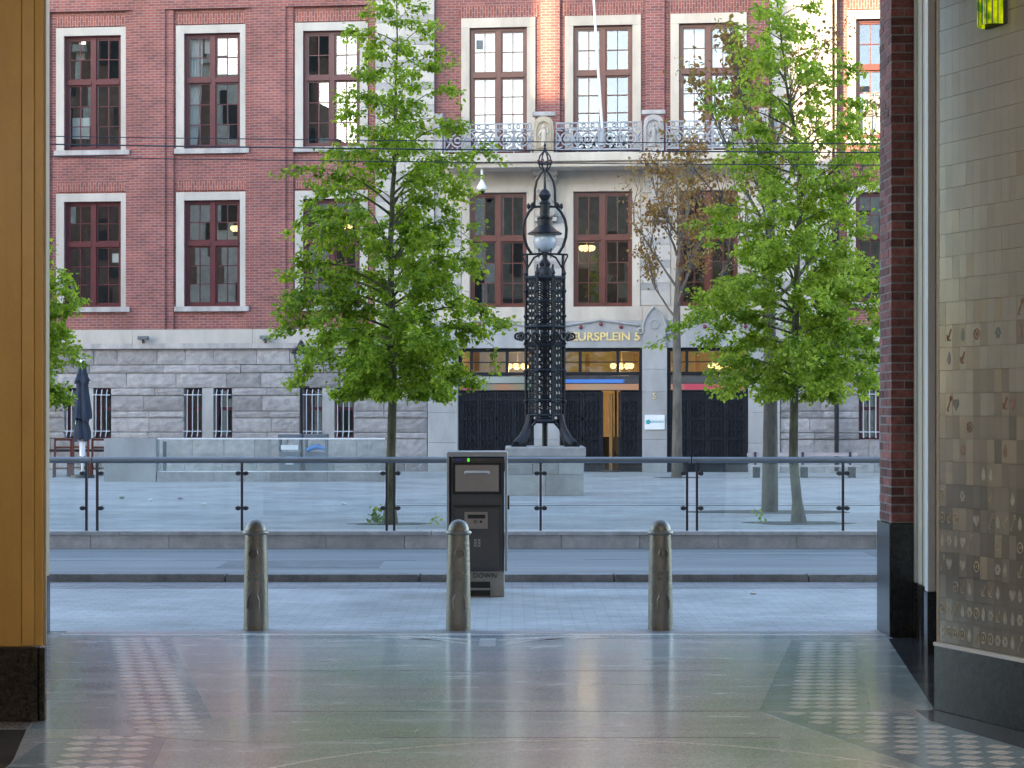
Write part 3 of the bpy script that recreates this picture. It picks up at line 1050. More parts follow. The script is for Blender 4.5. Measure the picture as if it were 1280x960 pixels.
def chandelier(u, y, z, label, s=1.0, power=10):
    t = empty('chandelier', (u * math.cos(R(6.2)) + y * math.sin(R(6.2)), 53 - u * math.sin(R(6.2)) + y * math.cos(R(6.2)), z))
    tag(t, label, 'chandelier', 'lit chandeliers inside the exchange')
    MB().path([(0, 0, .1), (0, 0, .9 * s)], .012, 6).build('rod', MT['gold'], t)
    for k in range(7):
        g = k * 2 * math.pi / 7
        mb = MB().lathe([(.02, -.08), (.07, -.04), (.085, .03), (.05, .07), (.0, .075)], .27 * s * math.cos(g), .27 * s * math.sin(g), 10)
        mb.build('lamp_glass', warm, t, smooth=True)
    mb = MB().ring((0, 0, -.02), .27 * s, .014, 'z', 20, 5)
    mb.lathe([(.0, -.1), (.06, -.05), (.03, .1), (0, .14)], 0, 0, 10)
    mb.build('arms', MT['gold'], t)
    l = bpy.data.lights.new('chandelier_light', 'POINT')
    l.energy = power
    l.color = (1, .70, .34)
    l.shadow_soft_size = .3
    o = bpy.data.objects.new('chandelier_light', l)
    col.objects.link(o)
    o.parent = t
    o.location = (0, 0, -.25)
    return t


chandelier(2.95, 1.5, 3.0, 'golden chandelier behind the middle entrance clerestory window', power=13)
chandelier(.0, 1.5, 3.0, 'golden chandelier behind the left entrance clerestory window', power=13)
chandelier(5.7, 1.5, 3.0, 'golden chandelier behind the right entrance clerestory window', power=13)
chandelier(-8.15, 1.6, 7.0, 'small golden chandelier in the second window of the left wing lower row', .5, 2)
chandelier(-5.0, 1.6, 7.0, 'small golden chandelier in the window half hidden by the left tree', .5, 2)
chandelier(1.95, 1.7, 6.35, 'golden chandelier in the middle window just right of the iron lamp', .6, 3)

# ---- balcony
bal = box('balcony_slab', MT['cream_stone'], B, -1.85, 6.75, -.95, .05, 8.60, 8.84, bevel=.02)
box('slab_moulding', MT['cream_stone'], bal, -1.75, 6.65, -.85, .05, 8.46, 8.598, bevel=.03)


def balustrade(x0, x1, y):
    p = MB()
    zb, zt = 8.90, 9.66
    p.box(x0, x1, y - .02, y + .02, zt - .035, zt)
    p.box(x0, x1, y - .015, y + .015, zt - .17, zt - .145)
    p.box(x0, x1, y - .02, y + .02, zb, zb + .04)
    n = max(1, round((x1 - x0) / .62))
    st = (x1 - x0) / n
    for i in range(n):
        xc = x0 + st * (i + .5)
        zc = (zb + zt - .14) / 2
        p.ring((xc, y, zc), .17, .026, 'y', 16, 5)
        p.ring((xc, y, zc), .075, .03, 'y', 10, 5)
        for sx in (-1, 1):
            p.path([(xc + sx * .17, y, zc), (xc + sx * .24, y, zc + .13), (xc + sx * .31, y, zc + .22), (xc + sx * .22, y, zc + .25), (xc + sx * .12, y, zc + .22)], .026, 5)
            p.path([(xc + sx * .17, y, zc), (xc + sx * .24, y, zc - .13), (xc + sx * .31, y, zc - .22), (xc + sx * .22, y, zc - .25), (xc + sx * .12, y, zc - .2)], .028, 5)
            p.ring((xc + sx * .25, y, zc + .02), .055, .022, 'y', 10, 4)
            p.ring((xc + sx * .12, y, zt - .09), .045, .016, 'y', 8, 4)
        p.box(xc - .02, xc + .02, y - .012, y + .012, zc - .3, zc - .17)
        p.lathe([(0, zc + .17), (.06, zc + .2), (.05, zc + .25), (0, zc + .3)], xc, y, 6)
        xe = x0 + st * i
        p.box(xe - .014, xe + .014, y - .014, y + .014, 8.84, zt)
    p.box(x1 - .02, x1 + .02, y - .02, y + .02, 8.84, zt)
    return p.build('balustrade_panel', MT['pale_iron'], bal)


for (a, b) in [(-1.75, -.35), (-.33, .62), (1.30, 2.45), (2.47, 3.60), (4.27, 5.5), (5.52, 6.68)]:
    balustrade(a, b, -.86)
for cx, mat_, fig in ((.96, 'relief_stone', 'gold'), (3.93, 'ledge', 'ledge')):
    t = MB().box(cx - .27, cx + .27, -.93, -.72, 8.845, 9.55).build('relief_pedestal', MT[mat_], bal)
    pts = [(cx - .26, 9.551), (cx + .26, 9.551)] + [(cx + .26 * math.cos(R(g)), 9.63 + .2 * math.sin(R(g))) for g in range(0, 181, 20)]
    MB().prism(pts, -.92, -.73).build('arched_head', MT[mat_], t)
    box('cap', MT['ledge'], t, cx - .32, cx + .32, -.9, -.66, 9.84, 9.96, bevel=.02)
    MB().path([(cx - .2, -.96, 8.98), (cx - .2, -.96, 9.5), (cx - .14, -.96, 9.64), (cx, -.96, 9.7), (cx + .14, -.96, 9.64), (cx + .2, -.96, 9.5), (cx + .2, -.96, 8.98), (cx - .2, -.96, 8.98)], .02, 5).build('niche_frame', MT[mat_], t)
    f = MB()      # carved figure: legs, robe, shoulders, head, raised arm
    f.lathe([(.0, 9.0), (.06, 9.0), (.075, 9.15), (.06, 9.28), (.085, 9.4), (.06, 9.46), (.02, 9.48), (.035, 9.52), (.04, 9.56), (.0, 9.6)], cx, -.955, 10, .5)
    f.path([(cx + .06, -.97, 9.42), (cx + .12, -.98, 9.36), (cx + .1, -.98, 9.5)], [.03, .025, .02], 6)
    f.path([(cx - .06, -.97, 9.42), (cx - .13, -.98, 9.3), (cx - .06, -.99, 9.24)], [.03, .025, .02], 6)
    f.build('carved_figure', MT['cream_stone' if fig == 'gold' else 'grey_stone'], t, smooth=True)
for cx in (.95, 3.95):      # carved corbels under the balcony
    c = MB()
    c.box(cx - .33, cx + .33, -.35, .06, 8.20, 8.455)
    cb = c.build('corbel', MT['white_stone'], B, bevel=.02)
    MB().lathe([(.12, 7.05), (.2, 7.15), (.17, 7.4), (.22, 7.6), (.27, 7.8), (.24, 7.95), (.31, 8.1), (.27, 8.2)], cx, -.05, 14, .8).build('corbel_body', MT['white_stone'], cb, smooth=True)
    box('corbel_foot', MT['white_stone'], cb, cx - .3, cx + .3, -.2, .055, 6.95, 7.05)
    m2 = MB()
    rr2 = random.Random(int(cx * 10))
    for k in range(26):
        x, z = cx + rr2.uniform(-.24, .24), rr2.uniform(7.15, 8.15)
        m2.ring((x, -.21 - .12 * max(0, (z - 7.6)), z), rr2.uniform(.04, .08), .022, 'y', 8, 4)
    m2.build('carving', MT['white_stone'], cb, smooth=True)['kind'] = 'stuff'
# side balcony blocks (grey stone ends by the striped pilasters)
box('balcony_end', MT['ledge'], bal, -2.10, -1.86, -.6, .05, 8.84, 10.0)
box('balcony_end', MT['ledge'], bal, 6.76, 7.0, -.6, .05, 8.84, 10.0)
bal.location.z = -.12
# building body so no sky shows through the walls
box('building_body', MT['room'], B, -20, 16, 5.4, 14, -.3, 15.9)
box('side_wall', MT['brick'], B, -20.1, -20, .12, 14, 0, 16)
box('side_wall', MT['brick'], B, 16, 16.1, .12, 14, 0, 16)
box('cornice', MT['cream_stone'], B, -20.2, 16.2, -.4, 1, 16, 16.5)
MB().prism([(-20, 16.5), (16, 16.5), (14, 21), (-18, 21)], .5, 13).build('roof', MT['roof'], B)
box('upper_floor', MT['room'], B, -20, 16, .45, .5, 12.75, 16)
# rain pipe
MB().path([(8.84, -.08, 15), (8.84, -.08, 4.1), (8.84, -.2, 3.6), (8.84, -.2, .1)], .06, 8).build('rain_pipe', MT['gate'], B)

cosb, sinb = math.cos(R(6.2)), math.sin(R(6.2))


def BW(u, y, z):
    return (u * cosb + y * sinb, 53 - u * sinb + y * cosb, z)


# flood lights on the band course
for i, (u, lab) in enumerate([(-10.4, 'small grey floodlight on the pale band between the left wing windows'), (-6.9, 'small grey floodlight on the pale band beside the left tree')]):
    t = tag(empty('floodlight', BW(u, -.16, 3.63), R(-6.2)), lab, 'floodlight', 'floodlights on the band course')
    MB().box(-.15, .15, -.12, .04, .10, .20).build('housing', MT['bin_grey'], t, bevel=.02)
    MB().box(-.03, .03, -.06, 0, 0, .10).build('bracket', MT['dark_steel'], t)
# cctv camera
t = tag(empty('surveillance_camera', BW(-.75, -.7, 7.78), R(-6.2)), 'white dome surveillance camera hanging under the balcony', 'camera')
MB().box(-.11, .11, -.08, .08, .62, .68).build('mount_plate', MT['white_paint'], t)
MB().path([(0, 0, .62), (0, 0, .2)], .035, 8).build('stem', MT['white_paint'], t)
MB().lathe([(.02, .24), (.06, .2), (.14, .06), (.14, 0), (.10, -.04)], 0, 0, 14).build('hood', MT['white_paint'], t, smooth=True)
MB().lathe([(.09, -.04), (.08, -.08), (.04, -.11), (0, -.12)], 0, 0, 14).build('dome', MT['black'], t, smooth=True)
# flagpole
t = tag(empty('flagpole', BW(2.55, -.8, 9.2), R(-6.2)), 'white flagpole leaning out from the balcony in front of the middle window', 'flagpole')
MB().path([(0, 0, 0), (-.3, -1.3, 5.6)], [.04, .03], 10).build('pole', MT['white_paint'], t)
MB().lathe([(.10, -.3), (.10, .0), (.075, .12), (.075, .3)], 0, 0, 10).build('socket', MT['pale_iron'], t)

# ================================================================== IRON LAMP ON STONE PEDESTAL
LX, LY = .66, 38.5
ped = tag(empty('stone_pedestal', (LX, LY, .05)), 'square grey stone pedestal under the black iron lamp', 'pedestal')
for j, (h0, h1, hw) in enumerate([(0, .42, .755), (.424, .76, .755)]):
    n = 2 + j
    for i in range(n):
        a = -hw + 2 * hw * i / n
        b = -hw + 2 * hw * (i + 1) / n
        box('pedestal_block', MT['stone_ped'], ped, a + .003, b - .003, -hw, hw, h0, h1, bevel=.008)
box('pedestal_cap', MT['stone_ped'], ped, -.79, .79, -.79, .79, .764, .965, bevel=.03)
LP = tag(empty('iron_lamp', (LX, LY, 1.015)), 'tall ornate black cast iron lamp with a globe lantern', 'street lamp')


def oct_(r, k, off=22.5):
    g = R(45 * k + off)
    return r * math.cos(g), r * math.sin(g)


Z = 1.015
for k in range(4):      # four flared feet
    g = R(45 + 90 * k)
    cx, cy = math.cos(g), math.sin(g)
    mb = MB()
    prof = [(.80, .03, .09), (.74, .06, .11), (.63, .15, .10), (.53, .30, .08), (.46, .48, .065), (.43, .62, .06)]
    mb.path([(cx * r, cy * r, z) for r, z, q in prof], [q for r, z, q in prof], 8)
    mb.box(cx * .74 - .15, cx * .74 + .15, cy * .74 - .15, cy * .74 + .15, 0, .045)
    mb.build('foot', MT['iron'], LP, smooth=True)
mb = MB()      # arches between the feet
for k in range(4):
    g0, g1 = R(45 + 90 * k), R(135 + 90 * k)
    p0 = Vector((math.cos(g0), math.sin(g0), 0)) * .5
    p1 = Vector((math.cos(g1), math.sin(g1), 0)) * .5
    mb.path([p0 + (p1 - p0) * t + Vector((0, 0, .30 + .28 * math.sin(math.pi * t))) for t in [i / 8 for i in range(9)]], .035, 6)
mb.build('foot_arch', MT['iron'], LP)
MB().path([(0, 0, 0), (0, 0, 3.5)], .06, 10).build('core_column', MT['iron'], LP)
for k in range(8):
    x, y = oct_(.41, k)
    mb = MB().path([(x, y, .5), (x, y, 3.42)], .034, 6)
    for z in (.9, 1.5, 2.05, 2.6, 3.1):
        mb.lathe([(.03, z - .04), (.055, z), (.03, z + .04)], x, y, 8)
    mb.lathe([(.03, 3.42), (.05, 3.45), (.02, 3.52), (.0, 3.6)], x, y, 8)
    mb.build('post', MT['iron'], LP)
for z, q in ((.50, .045), (.62, .03), (.92, .022), (1.52, .022), (2.02, .04), (2.38, .04), (2.9, .022), (3.36, .04)):
    mb = MB()
    for k in range(8):
        a, b = oct_(.41, k), oct_(.41, k + 1)
        mb.path([(a[0], a[1], z), (b[0], b[1], z)], q, 5)
    mb.build('hoop', MT['iron'], LP)
for k in range(8):      # pierced lattice panels
    a, b = Vector((*oct_(.405, k), 0)), Vector((*oct_(.405, k + 1), 0))
    mb = MB()
    for z0 in [x * .15 + .62 for x in range(18)]:
        z1 = z0 + .15
        if 2.0 < z0 < 2.3:
            continue
        mb.path([a + Vector((0, 0, z0)), b + Vector((0, 0, z1))], .013, 4)
        mb.path([b + Vector((0, 0, z0)), a + Vector((0, 0, z1))], .013, 4)
        c = (a + b) / 2
        c.z = (z0 + z1) / 2
        d = (b - a).normalized()
        mb.path([c + (d * math.cos(t * 1.0472) + Vector((0, 0, 1)) * math.sin(t * 1.0472)) * .045 for t in range(7)], .013, 4, cap=False)
    for t in (.25, .5, .75):
        c = a + (b - a) * t
        mb.path([c + Vector((0, 0, .62)), c + Vector((0, 0, 3.36))], .010, 4)
    mb.build('lattice_panel', MT['iron'], LP)
mb = MB()      # projecting gallery of rings
for k in range(16):
    g = 2 * math.pi * k / 16
    cx, cy = .50 * math.cos(g), .50 * math.sin(g)
    d = Vector((-math.sin(g), math.cos(g), 0))
    mb.path([Vector((cx, cy, 2.2)) + (d * math.cos(t * .7854) + Vector((0, 0, 1)) * math.sin(t * .7854)) * .075 for t in range(9)], .024, 5, cap=False)
for q in (.0, 1.5708, 3.1416, 4.7124):
    mb.path([(.45 * math.cos(q), .45 * math.sin(q), 2.2), (.56 * math.cos(q), .56 * math.sin(q), 2.2)], .03, 6)
    mb.ring((.54 * math.cos(q), .54 * math.sin(q), 2.2), .06, .025, 'y', 10, 5)
mb.build('ring_gallery', MT['iron'], LP)
mb = MB()      # crown with braces
for k in range(8):
    x, y = oct_(.40, k)
    mb.path([(x, y, 3.40), (x * 1.0, y * 1.0, 3.62)], .02, 5)
for k in range(4):
    g = R(90 * k)
    c, s = math.cos(g), math.sin(g)
    mb.path([(c * .36, s * .36, 3.4), (c * .36, s * .36, 3.85)], .03, 6)
    mb.path([(c * .36, s * .36, 3.55), (c * .22, s * .22, 3.78), (c * .05, s * .05, 3.86)], .022, 6)
    mb.path([(c * .36, s * .36, 3.6), (c * .46, s * .46, 3.82), (c * .36, s * .36, 3.85)], .018, 6)
    mb.path([(c * .46, s * .46, 3.84), (0, 0, 3.86)], .022, 6)
mb.lathe([(.16, 3.36), (.17, 3.5), (.10, 3.6), (.12, 3.66), (.05, 3.76), (.06, 3.86), (.09, 3.9), (.1, 3.98), (.05, 4.05)], 0, 0, 14)
mb.build('crown', MT['iron'], LP, smooth=True)
mb = MB()      # large loop
pts = []
for t in range(25):
    g = R(-50 + 260 * t / 24 - 0)
    pass
loop = [(.27, 3.86), (.36, 4.0), (.42, 4.18), (.435, 4.36), (.40, 4.55), (.32, 4.70), (.21, 4.82)]
up = [(.21, 4.82), (.205, 5.0), (.20, 5.15), (.165, 5.32), (.09, 5.46), (.03, 5.53)]
for s in (-1, 1):
    mb.path([(s * r, 0, z - Z + 1.015 - .0) for r, z in [(r, z - .0) for r, z in loop]], .03, 8)
    mb.path([(s * r, 0, z) for r, z in up], .024, 8)
    mb.lathe([(.0, 4.76), (.05, 4.8), (.05, 4.86), (0, 4.9)], s * .24, 0, 8)
    mb.lathe([(.0, 4.74), (.035, 4.78), (.035, 4.84), (0, 4.88)], s * .33, 0, 8)
mb.path([(-.34, 0, 4.8), (.34, 0, 4.8)], .025, 6)
mb.build('hanger_loop', MT['iron'], LP, smooth=True)
mb = MB().lathe([(.34, 4.245), (.345, 4.27), (.24, 4.33), (.17, 4.40), (.15, 4.42), (.15, 4.55), (.17, 4.57), (.10, 4.62), (.10, 4.85), (.12, 4.87), (.07, 4.93), (.09, 4.96), (.125, 5.03), (.09, 5.11), (.03, 5.16), (.015, 5.5)], 0, 0, 20)
mb.build('lantern_hood', MT['iron'], LP, smooth=True)
MB().lathe([(.20, 4.245), (.225, 4.18), (.235, 4.10), (.21, 4.0), (.15, 3.92), (.08, 3.88)], 0, 0, 24).build('globe', MT['opal'], LP, smooth=True)
mb = MB()
for k in range(4):
    g = R(45 + 90 * k)
    mb.path([(.17 * math.cos(g), .17 * math.sin(g), 3.78), (.17 * math.cos(g), .17 * math.sin(g), 4.0)], .012, 5)
mb.build('globe_stay', MT['iron'], LP)
mb = MB()      # finial: small crown with ogee ribs
for k in range(6):
    g = R(60 * k)
    c, s = math.cos(g), math.sin(g)
    mb.path([(c * .04, s * .04, 5.52), (c * .10, s * .10, 5.6), (c * .13, s * .13, 5.7), (c * .10, s * .10, 5.82), (0, 0, 5.94)], .016, 5)
mb.ring((0, 0, 5.66), .13, .016, 'z', 14, 5)
mb.lathe([(.0, 5.92), (.035, 5.95), (.015, 5.99), (.03, 6.03), (.012, 6.07), (.0, 6.14)], 0, 0, 8)
mb.build('finial', MT['iron'], LP, smooth=True)
for k in range(6):
    g = R(60 * k + 15)
    MB().lathe([(0, -.025), (.025, 0), (0, .03)], 0, 0, 6).build('finial_bead', MT['iron_red'], LP, (.14 * math.cos(g), .14 * math.sin(g), 5.72))

# ================================================================== GLASS RAILING
RL = tag(empty('glass_railing', (0, 23.15, .27)), 'clear glass railing with a round grey steel handrail along the square', 'railing')
xs_pairs = [(-8.76, -8.63), (-5.13, -5.0), (-1.51, -1.42), (2.11, 2.23), (5.75, 5.87), (9.38, 9.5)]
for i in range(len(xs_pairs) - 1):
    a, b = xs_pairs[i][1], xs_pairs[i + 1][0]
    MB().path([(a - .055, 0, .85), (b + .045, 0, .85)], .039, 14).build('handrail', MT['steel'], RL, smooth=True)
    m = (a + b) / 2
    for x in (a, m, b):
        MB().box(x - .014, x + .014, -.02, .02, 0, .815).build('post', MT['dark_steel'], RL)
        for z in (.27, .69):
            mb = MB()
            for s in (-1, 1):
                if (x == a and s < 0) or (x == b and s > 0):
                    continue
                mb.prism([(x + s * .02 + q * .033 * math.cos(g_) if False else x + s * .045 + .033 * math.cos(g_), z + .026 * math.sin(g_)) for q in (1,) for g_ in [R(30 * t) for t in range(12)]], -.03, .03)
            mb.build('clamp', MT['dark_steel'], RL)
    for (p, q) in ((a, m), (m, b)):
        MB().box(p + .03, q - .03, -.006, .006, .02, .80).build('glass_panel', MT['rail_glass'], RL)

# overhead tram wires
for (z, dz, r, y, lab) in [(5.15, -.09, .0065, 24.0, 'highest of the three thin dark tram wires above the lane'), (5.07, -.10, .0095, 24.15, 'middle one of the three tram wires, slightly thicker'), (4.93, -.10, .0065, 24.3, 'lowest of the three thin dark tram wires above the lane')]:
    pts = [(x, y, z + dz * (x + 6) / 11 + .0006 * (x * x - 36)) for x in range(-40, 41, 2)]
    t = MB().path(pts, r, 5).build('tram_wire', MT['dark_steel'])
    tag(t, lab, 'wire', 'overhead tram wires')

# ================================================================== BOLLARDS
def bollard(x, lab):
    t = tag(empty('bollard', (x, 15.0, 0), random.uniform(-.25, .25)), lab, 'bollard', 'three iron bollards at the passage mouth')
    t.rotation_euler = (random.uniform(-.008, .008), random.uniform(-.008, .008), t.rotation_euler[2])
    MB().lathe([(.098, 0), (.097, .05), (.094, .3), (.088, .6), (.083, .72), (.083, .745)], 0, 0, 28).build('shaft', MT['bollard'], t, smooth=True)
    MB().lathe([(.083, .742), (.098, .748), (.102, .758), (.098, .770), (.086, .775)], 0, 0, 28).build('collar', MT['bollard'], t, smooth=True)
    MB().lathe([(.082, .776), (.080, .79), (.072, .815), (.058, .838), (.038, .853), (.015, .86), (0, .861)], 0, 0, 28).build('dome_cap', MT['bollard'], t, smooth=True)
    # cast emblems on the side facing the passage
    e = MB()
    e.ring((0, -.090, .60), .035, .007, 'y', 14, 5)
    e.ring((0, -.090, .60), .016, .006, 'y', 10, 5)
    e.build('round_emblem', MT['bollard'], t)
    e = MB()
    for sx in (-1, 0, 1):
        for sz in range(2):
            e.path([(sx * .034 - .012, -.091 + abs(sx) * .007, .40 + sz * .045 - .012), (sx * .034 + .012, -.091 + abs(sx) * .007, .40 + sz * .045 + .012)], .006, 5)
            e.path([(sx * .034 + .012, -.091 + abs(sx) * .007, .40 + sz * .045 - .012), (sx * .034 - .012, -.091 + abs(sx) * .007, .40 + sz * .045 + .012)], .006, 5)
    e.build('cross_emblem', MT['bollard'], t)
    e = MB().path([(-.045, -.088, .17), (-.045, -.087, .24), (-.03, -.092, .28), (0, -.094, .31), (.03, -.092, .28), (.045, -.087, .24), (.045, -.088, .17)], .007, 5)
    e.build('arch_emblem', MT['bollard'], t)


bollard(-2.0, 'left of the three dull iron bollards with domed caps')
bollard(-.42, 'middle iron bollard in front of the waste bin')
bollard(1.16, 'right of the three iron bollards, nearest the brick pier')

# ================================================================== WASTE BIN
b = tag(empty('waste_bin', (-.32, 17.6, 0)), 'tall dark solar waste bin with a tan hopper door behind the middle bollard', 'waste bin')
W2 = .267
box('body', MT['bin_dark'], b, -W2 + .022, W2 - .022, .02, .62, .24, 1.285, bevel=.012)
for s in (-1, 1):
    box('side_frame', MT['bin_steel'], b, s * W2 - .012, s * W2 + .012, 0, .63, .24, 1.29, bevel=.006)
MB().prism([(-W2 - .012, 1.29), (W2 + .012, 1.29), (W2 + .012, 1.325), (W2, 1.335), (-W2, 1.335), (-W2 - .012, 1.325)], -.012, .63).build('lid', MT['bin_steel'], b, bevel=.006)
box('hopper_door', MT['bin_tan'], b, -.20, .20, -.006, .018, .97, 1.215, bevel=.006)
hd = MB().path([(-.11, -.006, 1.14), (-.105, -.04, 1.15), (-.09, -.045, 1.152), (.09, -.045, 1.152), (.105, -.04, 1.15), (.11, -.006, 1.14)], .011, 8).build('handle', MT['white_paint'], b, smooth=True)
fr = MB().box(-.22, .22, -.002, .018, 1.222, 1.235).box(-.22, .22, -.002, .018, .945, .96).box(-.222, -.208, -.002, .018, .96, 1.222).box(.208, .222, -.002, .018, .96, 1.222)
fr.build('door_surround', MT['black'], b)
box('lower_door', MT['bin_dark'], b, -.205, .205, .004, .018, .27, .82, bevel=.005)
MB().box(-.215, .215, .006, .019, .83, .845).build('door_gap', MT['black'], b)
lp = MB().box(-.115, .098, -.012, .003, .63, .785).build('lock_plate', MT['bin_tan'], b, bevel=.006)
box('lock_recess', MT['black'], lp, -.085, .075, -.0145, -.011, .725, .76)
box('lock_face', MT['bin_tan'], lp, -.085, .075, -.0135, -.011, .66, .724)
MB().lathe([(.012, 0), (.012, .004)], 0, 0, 10).build('keyhole', MT['black'], lp, (.035, -.0135, .695), (R(90), 0, 0))
MB().ring((-.015, -.015, .695), .014, .003, 'y', 10, 4).build('key_symbol', MT['black'], lp)
box('hinge', MT['black'], b, W2 + .012, W2 + .03, .1, .2, .80, .93, bevel=.006)
box('blue_logo', MT['print_blue'], b, -.195, -.14, .010, .0195, 1.248, 1.268)
box('status_light', emit('green_status_light', (.15, .9, .1), .12), b, -.09, -.07, .006, .0195, 1.245, 1.275)
font('side_lettering', 'xxx', .05, MT['print_white'], b, (-.012, .001, .50), rot=(R(90), R(90), 0), ext=.001)
font('side_lettering', 'xxx', .05, MT['print_white'], b, (.022, .001, .50), rot=(R(90), R(90), 0), ext=.001)
base = box('base', MT['bin_base'], b, -.25, .25, .05, .58, 0, .238, bevel=.01)
box('foot_recess', MT['black'], base, -.2, .12, .046, .06, .01, .14)
MB().path([(-.2, .02, .075), (.12, .02, .075)], .012, 8).build('foot_pedal', MT['bin_steel'], base)
font('base_lettering', 'WE DOWN', .062, MT['black'], base, (.01, .047, .195), ext=.002, space=1.1)

# ================================================================== TREES
def leaf_mesh(name, P, D, Nn, S, mat):
    """P base points, D leaf directions, Nn normals, S sizes"""
    n = len(P)
    D = D / np.linalg.norm(D, axis=1, keepdims=True)
    Sd = np.cross(D, Nn)
    Sd /= np.linalg.norm(Sd, axis=1, keepdims=True) + 1e-9
    Nn = np.cross(Sd, D)
    S = S[:, None]
    v = np.empty((n, 6, 3))
    v[:, 0] = P
    v[:, 1] = P + D * S * .35 + Sd * S * .42 + Nn * S * .10
    v[:, 2] = P + D * S * .78 + Sd * S * .30 + Nn * S * .05
    v[:, 3] = P + D * S * 1.08 - Nn * S * .12
    v[:, 4] = P + D * S * .78 - Sd * S * .30 + Nn * S * .05
    v[:, 5] = P + D * S * .35 - Sd * S * .42 + Nn * S * .10
    me = bpy.data.meshes.new(name)
    me.vertices.add(n * 6)
    me.vertices.foreach_set('co', v.ravel())
    idx = np.array([0, 1, 2, 3, 0, 3, 4, 5])
    li = (np.arange(n)[:, None] * 6 + idx[None, :]).ravel()
    me.loops.add(n * 8)
    me.loops.foreach_set('vertex_index', li)
    me.polygons.add(n * 2)
    me.polygons.foreach_set('loop_start', np.arange(n * 2) * 4)
    me.polygons.foreach_set('loop_total', np.full(n * 2, 4))
    me.materials.append(mat)
    me.update(calc_edges=True)
    me.validate()
    return me


def interp(prof, z, k):
    zs = [p[0] for p in prof]
    vs = [p[k] for p in prof]
    return float(np.interp(z, zs, vs))


def green_tree(label, loc, trunk, prof, nb, per, seed, lm, bark, r0=.078, group='green street trees in young leaf', twig=11, size=.058, min_z=1.9):
    """prof: (z, reach to the left, reach to the right); trunk: leader as (x, y, z) points"""
    rg = np.random.default_rng(seed)
    t = tag(empty('leafy_tree', loc), label, 'tree', group)
    tp = np.array(trunk, float)
    ztop = tp[-1, 2]
    zz = np.linspace(0, ztop, 26)
    ax = np.stack([np.interp(zz, tp[:, 2], tp[:, 0]), np.interp(zz, tp[:, 2], tp[:, 1]), zz], 1)
    ax[1:-1, :2] += rg.normal(0, .008, (24, 2))
    rad = [max(.008, r0 * (1 - z / ztop) ** .85 + (.05 * math.exp(-z * 9))) for z in zz]
    MB().path([tuple(p) for p in ax], rad, 9).build('trunk', bark, t, smooth=True)
    br = MB()
    P, D, Nn, S = [], [], [], []
    zb = prof[0][0]
    for k in range(nb):
        f = (k + .5) / nb
        f = f ** 1.15
        z = zb + (ztop - .12 - zb) * f
        az = k * 2.39996 + rg.normal(0, .35)
        c, s = math.cos(az), math.sin(az)
        reach = (interp(prof, z, 2) * max(c, 0) ** 2 + interp(prof, z, 1) * max(-c, 0) ** 2 + .5 * (interp(prof, z, 1) + interp(prof, z, 2)) * s * s)
        reach *= rg.uniform(.5, 1.18) if k % 3 else rg.uniform(.85, 1.2)
        reach = max(reach, .12)
        rise = reach * rg.uniform(.25, .55) * (1 if f > .3 else .55)
        za = max(min_z - .25, z - rise)
        o = np.array([np.interp(za, zz, ax[:, 0]), np.interp(za, zz, ax[:, 1]), za])
        pts = []
        bend = rg.normal(0, .12)
        for i in range(7):
            q = i / 6
            hx = reach * q
            droop = -(.20 * reach) * max(0, q - .5) ** 2 * 4 * (1.2 if f < .5 else .3)
            pts.append(o + np.array([c * hx - s * bend * reach * q * q, s * hx + c * bend * reach * q * q, rise * (1 - (1 - q) ** 2) + droop]))
        pts = np.array(pts)
        rb_ = max(.006, min(.022, reach * .015))
        br.path([tuple(p) for p in pts], [max(.004, rb_ * (1 - i / 6.5)) for i in range(7)], 5, cap=False)
        dens = 1.15 - .7 * f
        nt = max(2, int(twig * (.35 + reach) * dens))
        for j in range(nt):
            q = rg.uniform(.22, 1.0) if j else 1.0
            i0 = min(5, int(q * 6))
            fr_ = q * 6 - i0
            p = pts[i0] * (1 - fr_) + pts[i0 + 1] * fr_
            out = np.array([c, s, .1]) + rg.normal(0, .6, 3)
            out /= np.linalg.norm(out)
            tl = rg.uniform(.12, .30) * (.6 + .5 * min(reach, 1.2))
            e = p + out * tl
            e[2] -= tl * .15
            e[2] = max(e[2], min_z)
            if j % 2 == 0:
                br.path([tuple(p), tuple((p + e) / 2 + np.array([0, 0, .02])), tuple(e)], [.005, .004, .002], 3, cap=False)
            nl = int(per * rg.uniform(.5, 1.5) * (1.05 - .4 * f))
            tt = rg.uniform(.15, 1.12, nl)[:, None]
            lp_ = p + (e - p) * tt + rg.normal(0, .055, (nl, 3)) * np.array([1, 1, .6])
            P.append(lp_)
            d = out * .55 + rg.normal(0, .55, (nl, 3)) + np.array([0, 0, -.38])
            D.append(d)
            nn = np.array([0, -.12, 1.0]) + rg.normal(0, .42, (nl, 3))
            Nn.append(nn)
            S.append(size * rg.uniform(.5, 1.4, nl))
    br.build('branches', bark, t)
    me = leaf_mesh('crown', np.concatenate(P), np.concatenate(D), np.concatenate(Nn), np.concatenate(S), lm)
    inst('crown', me, t)
    return t


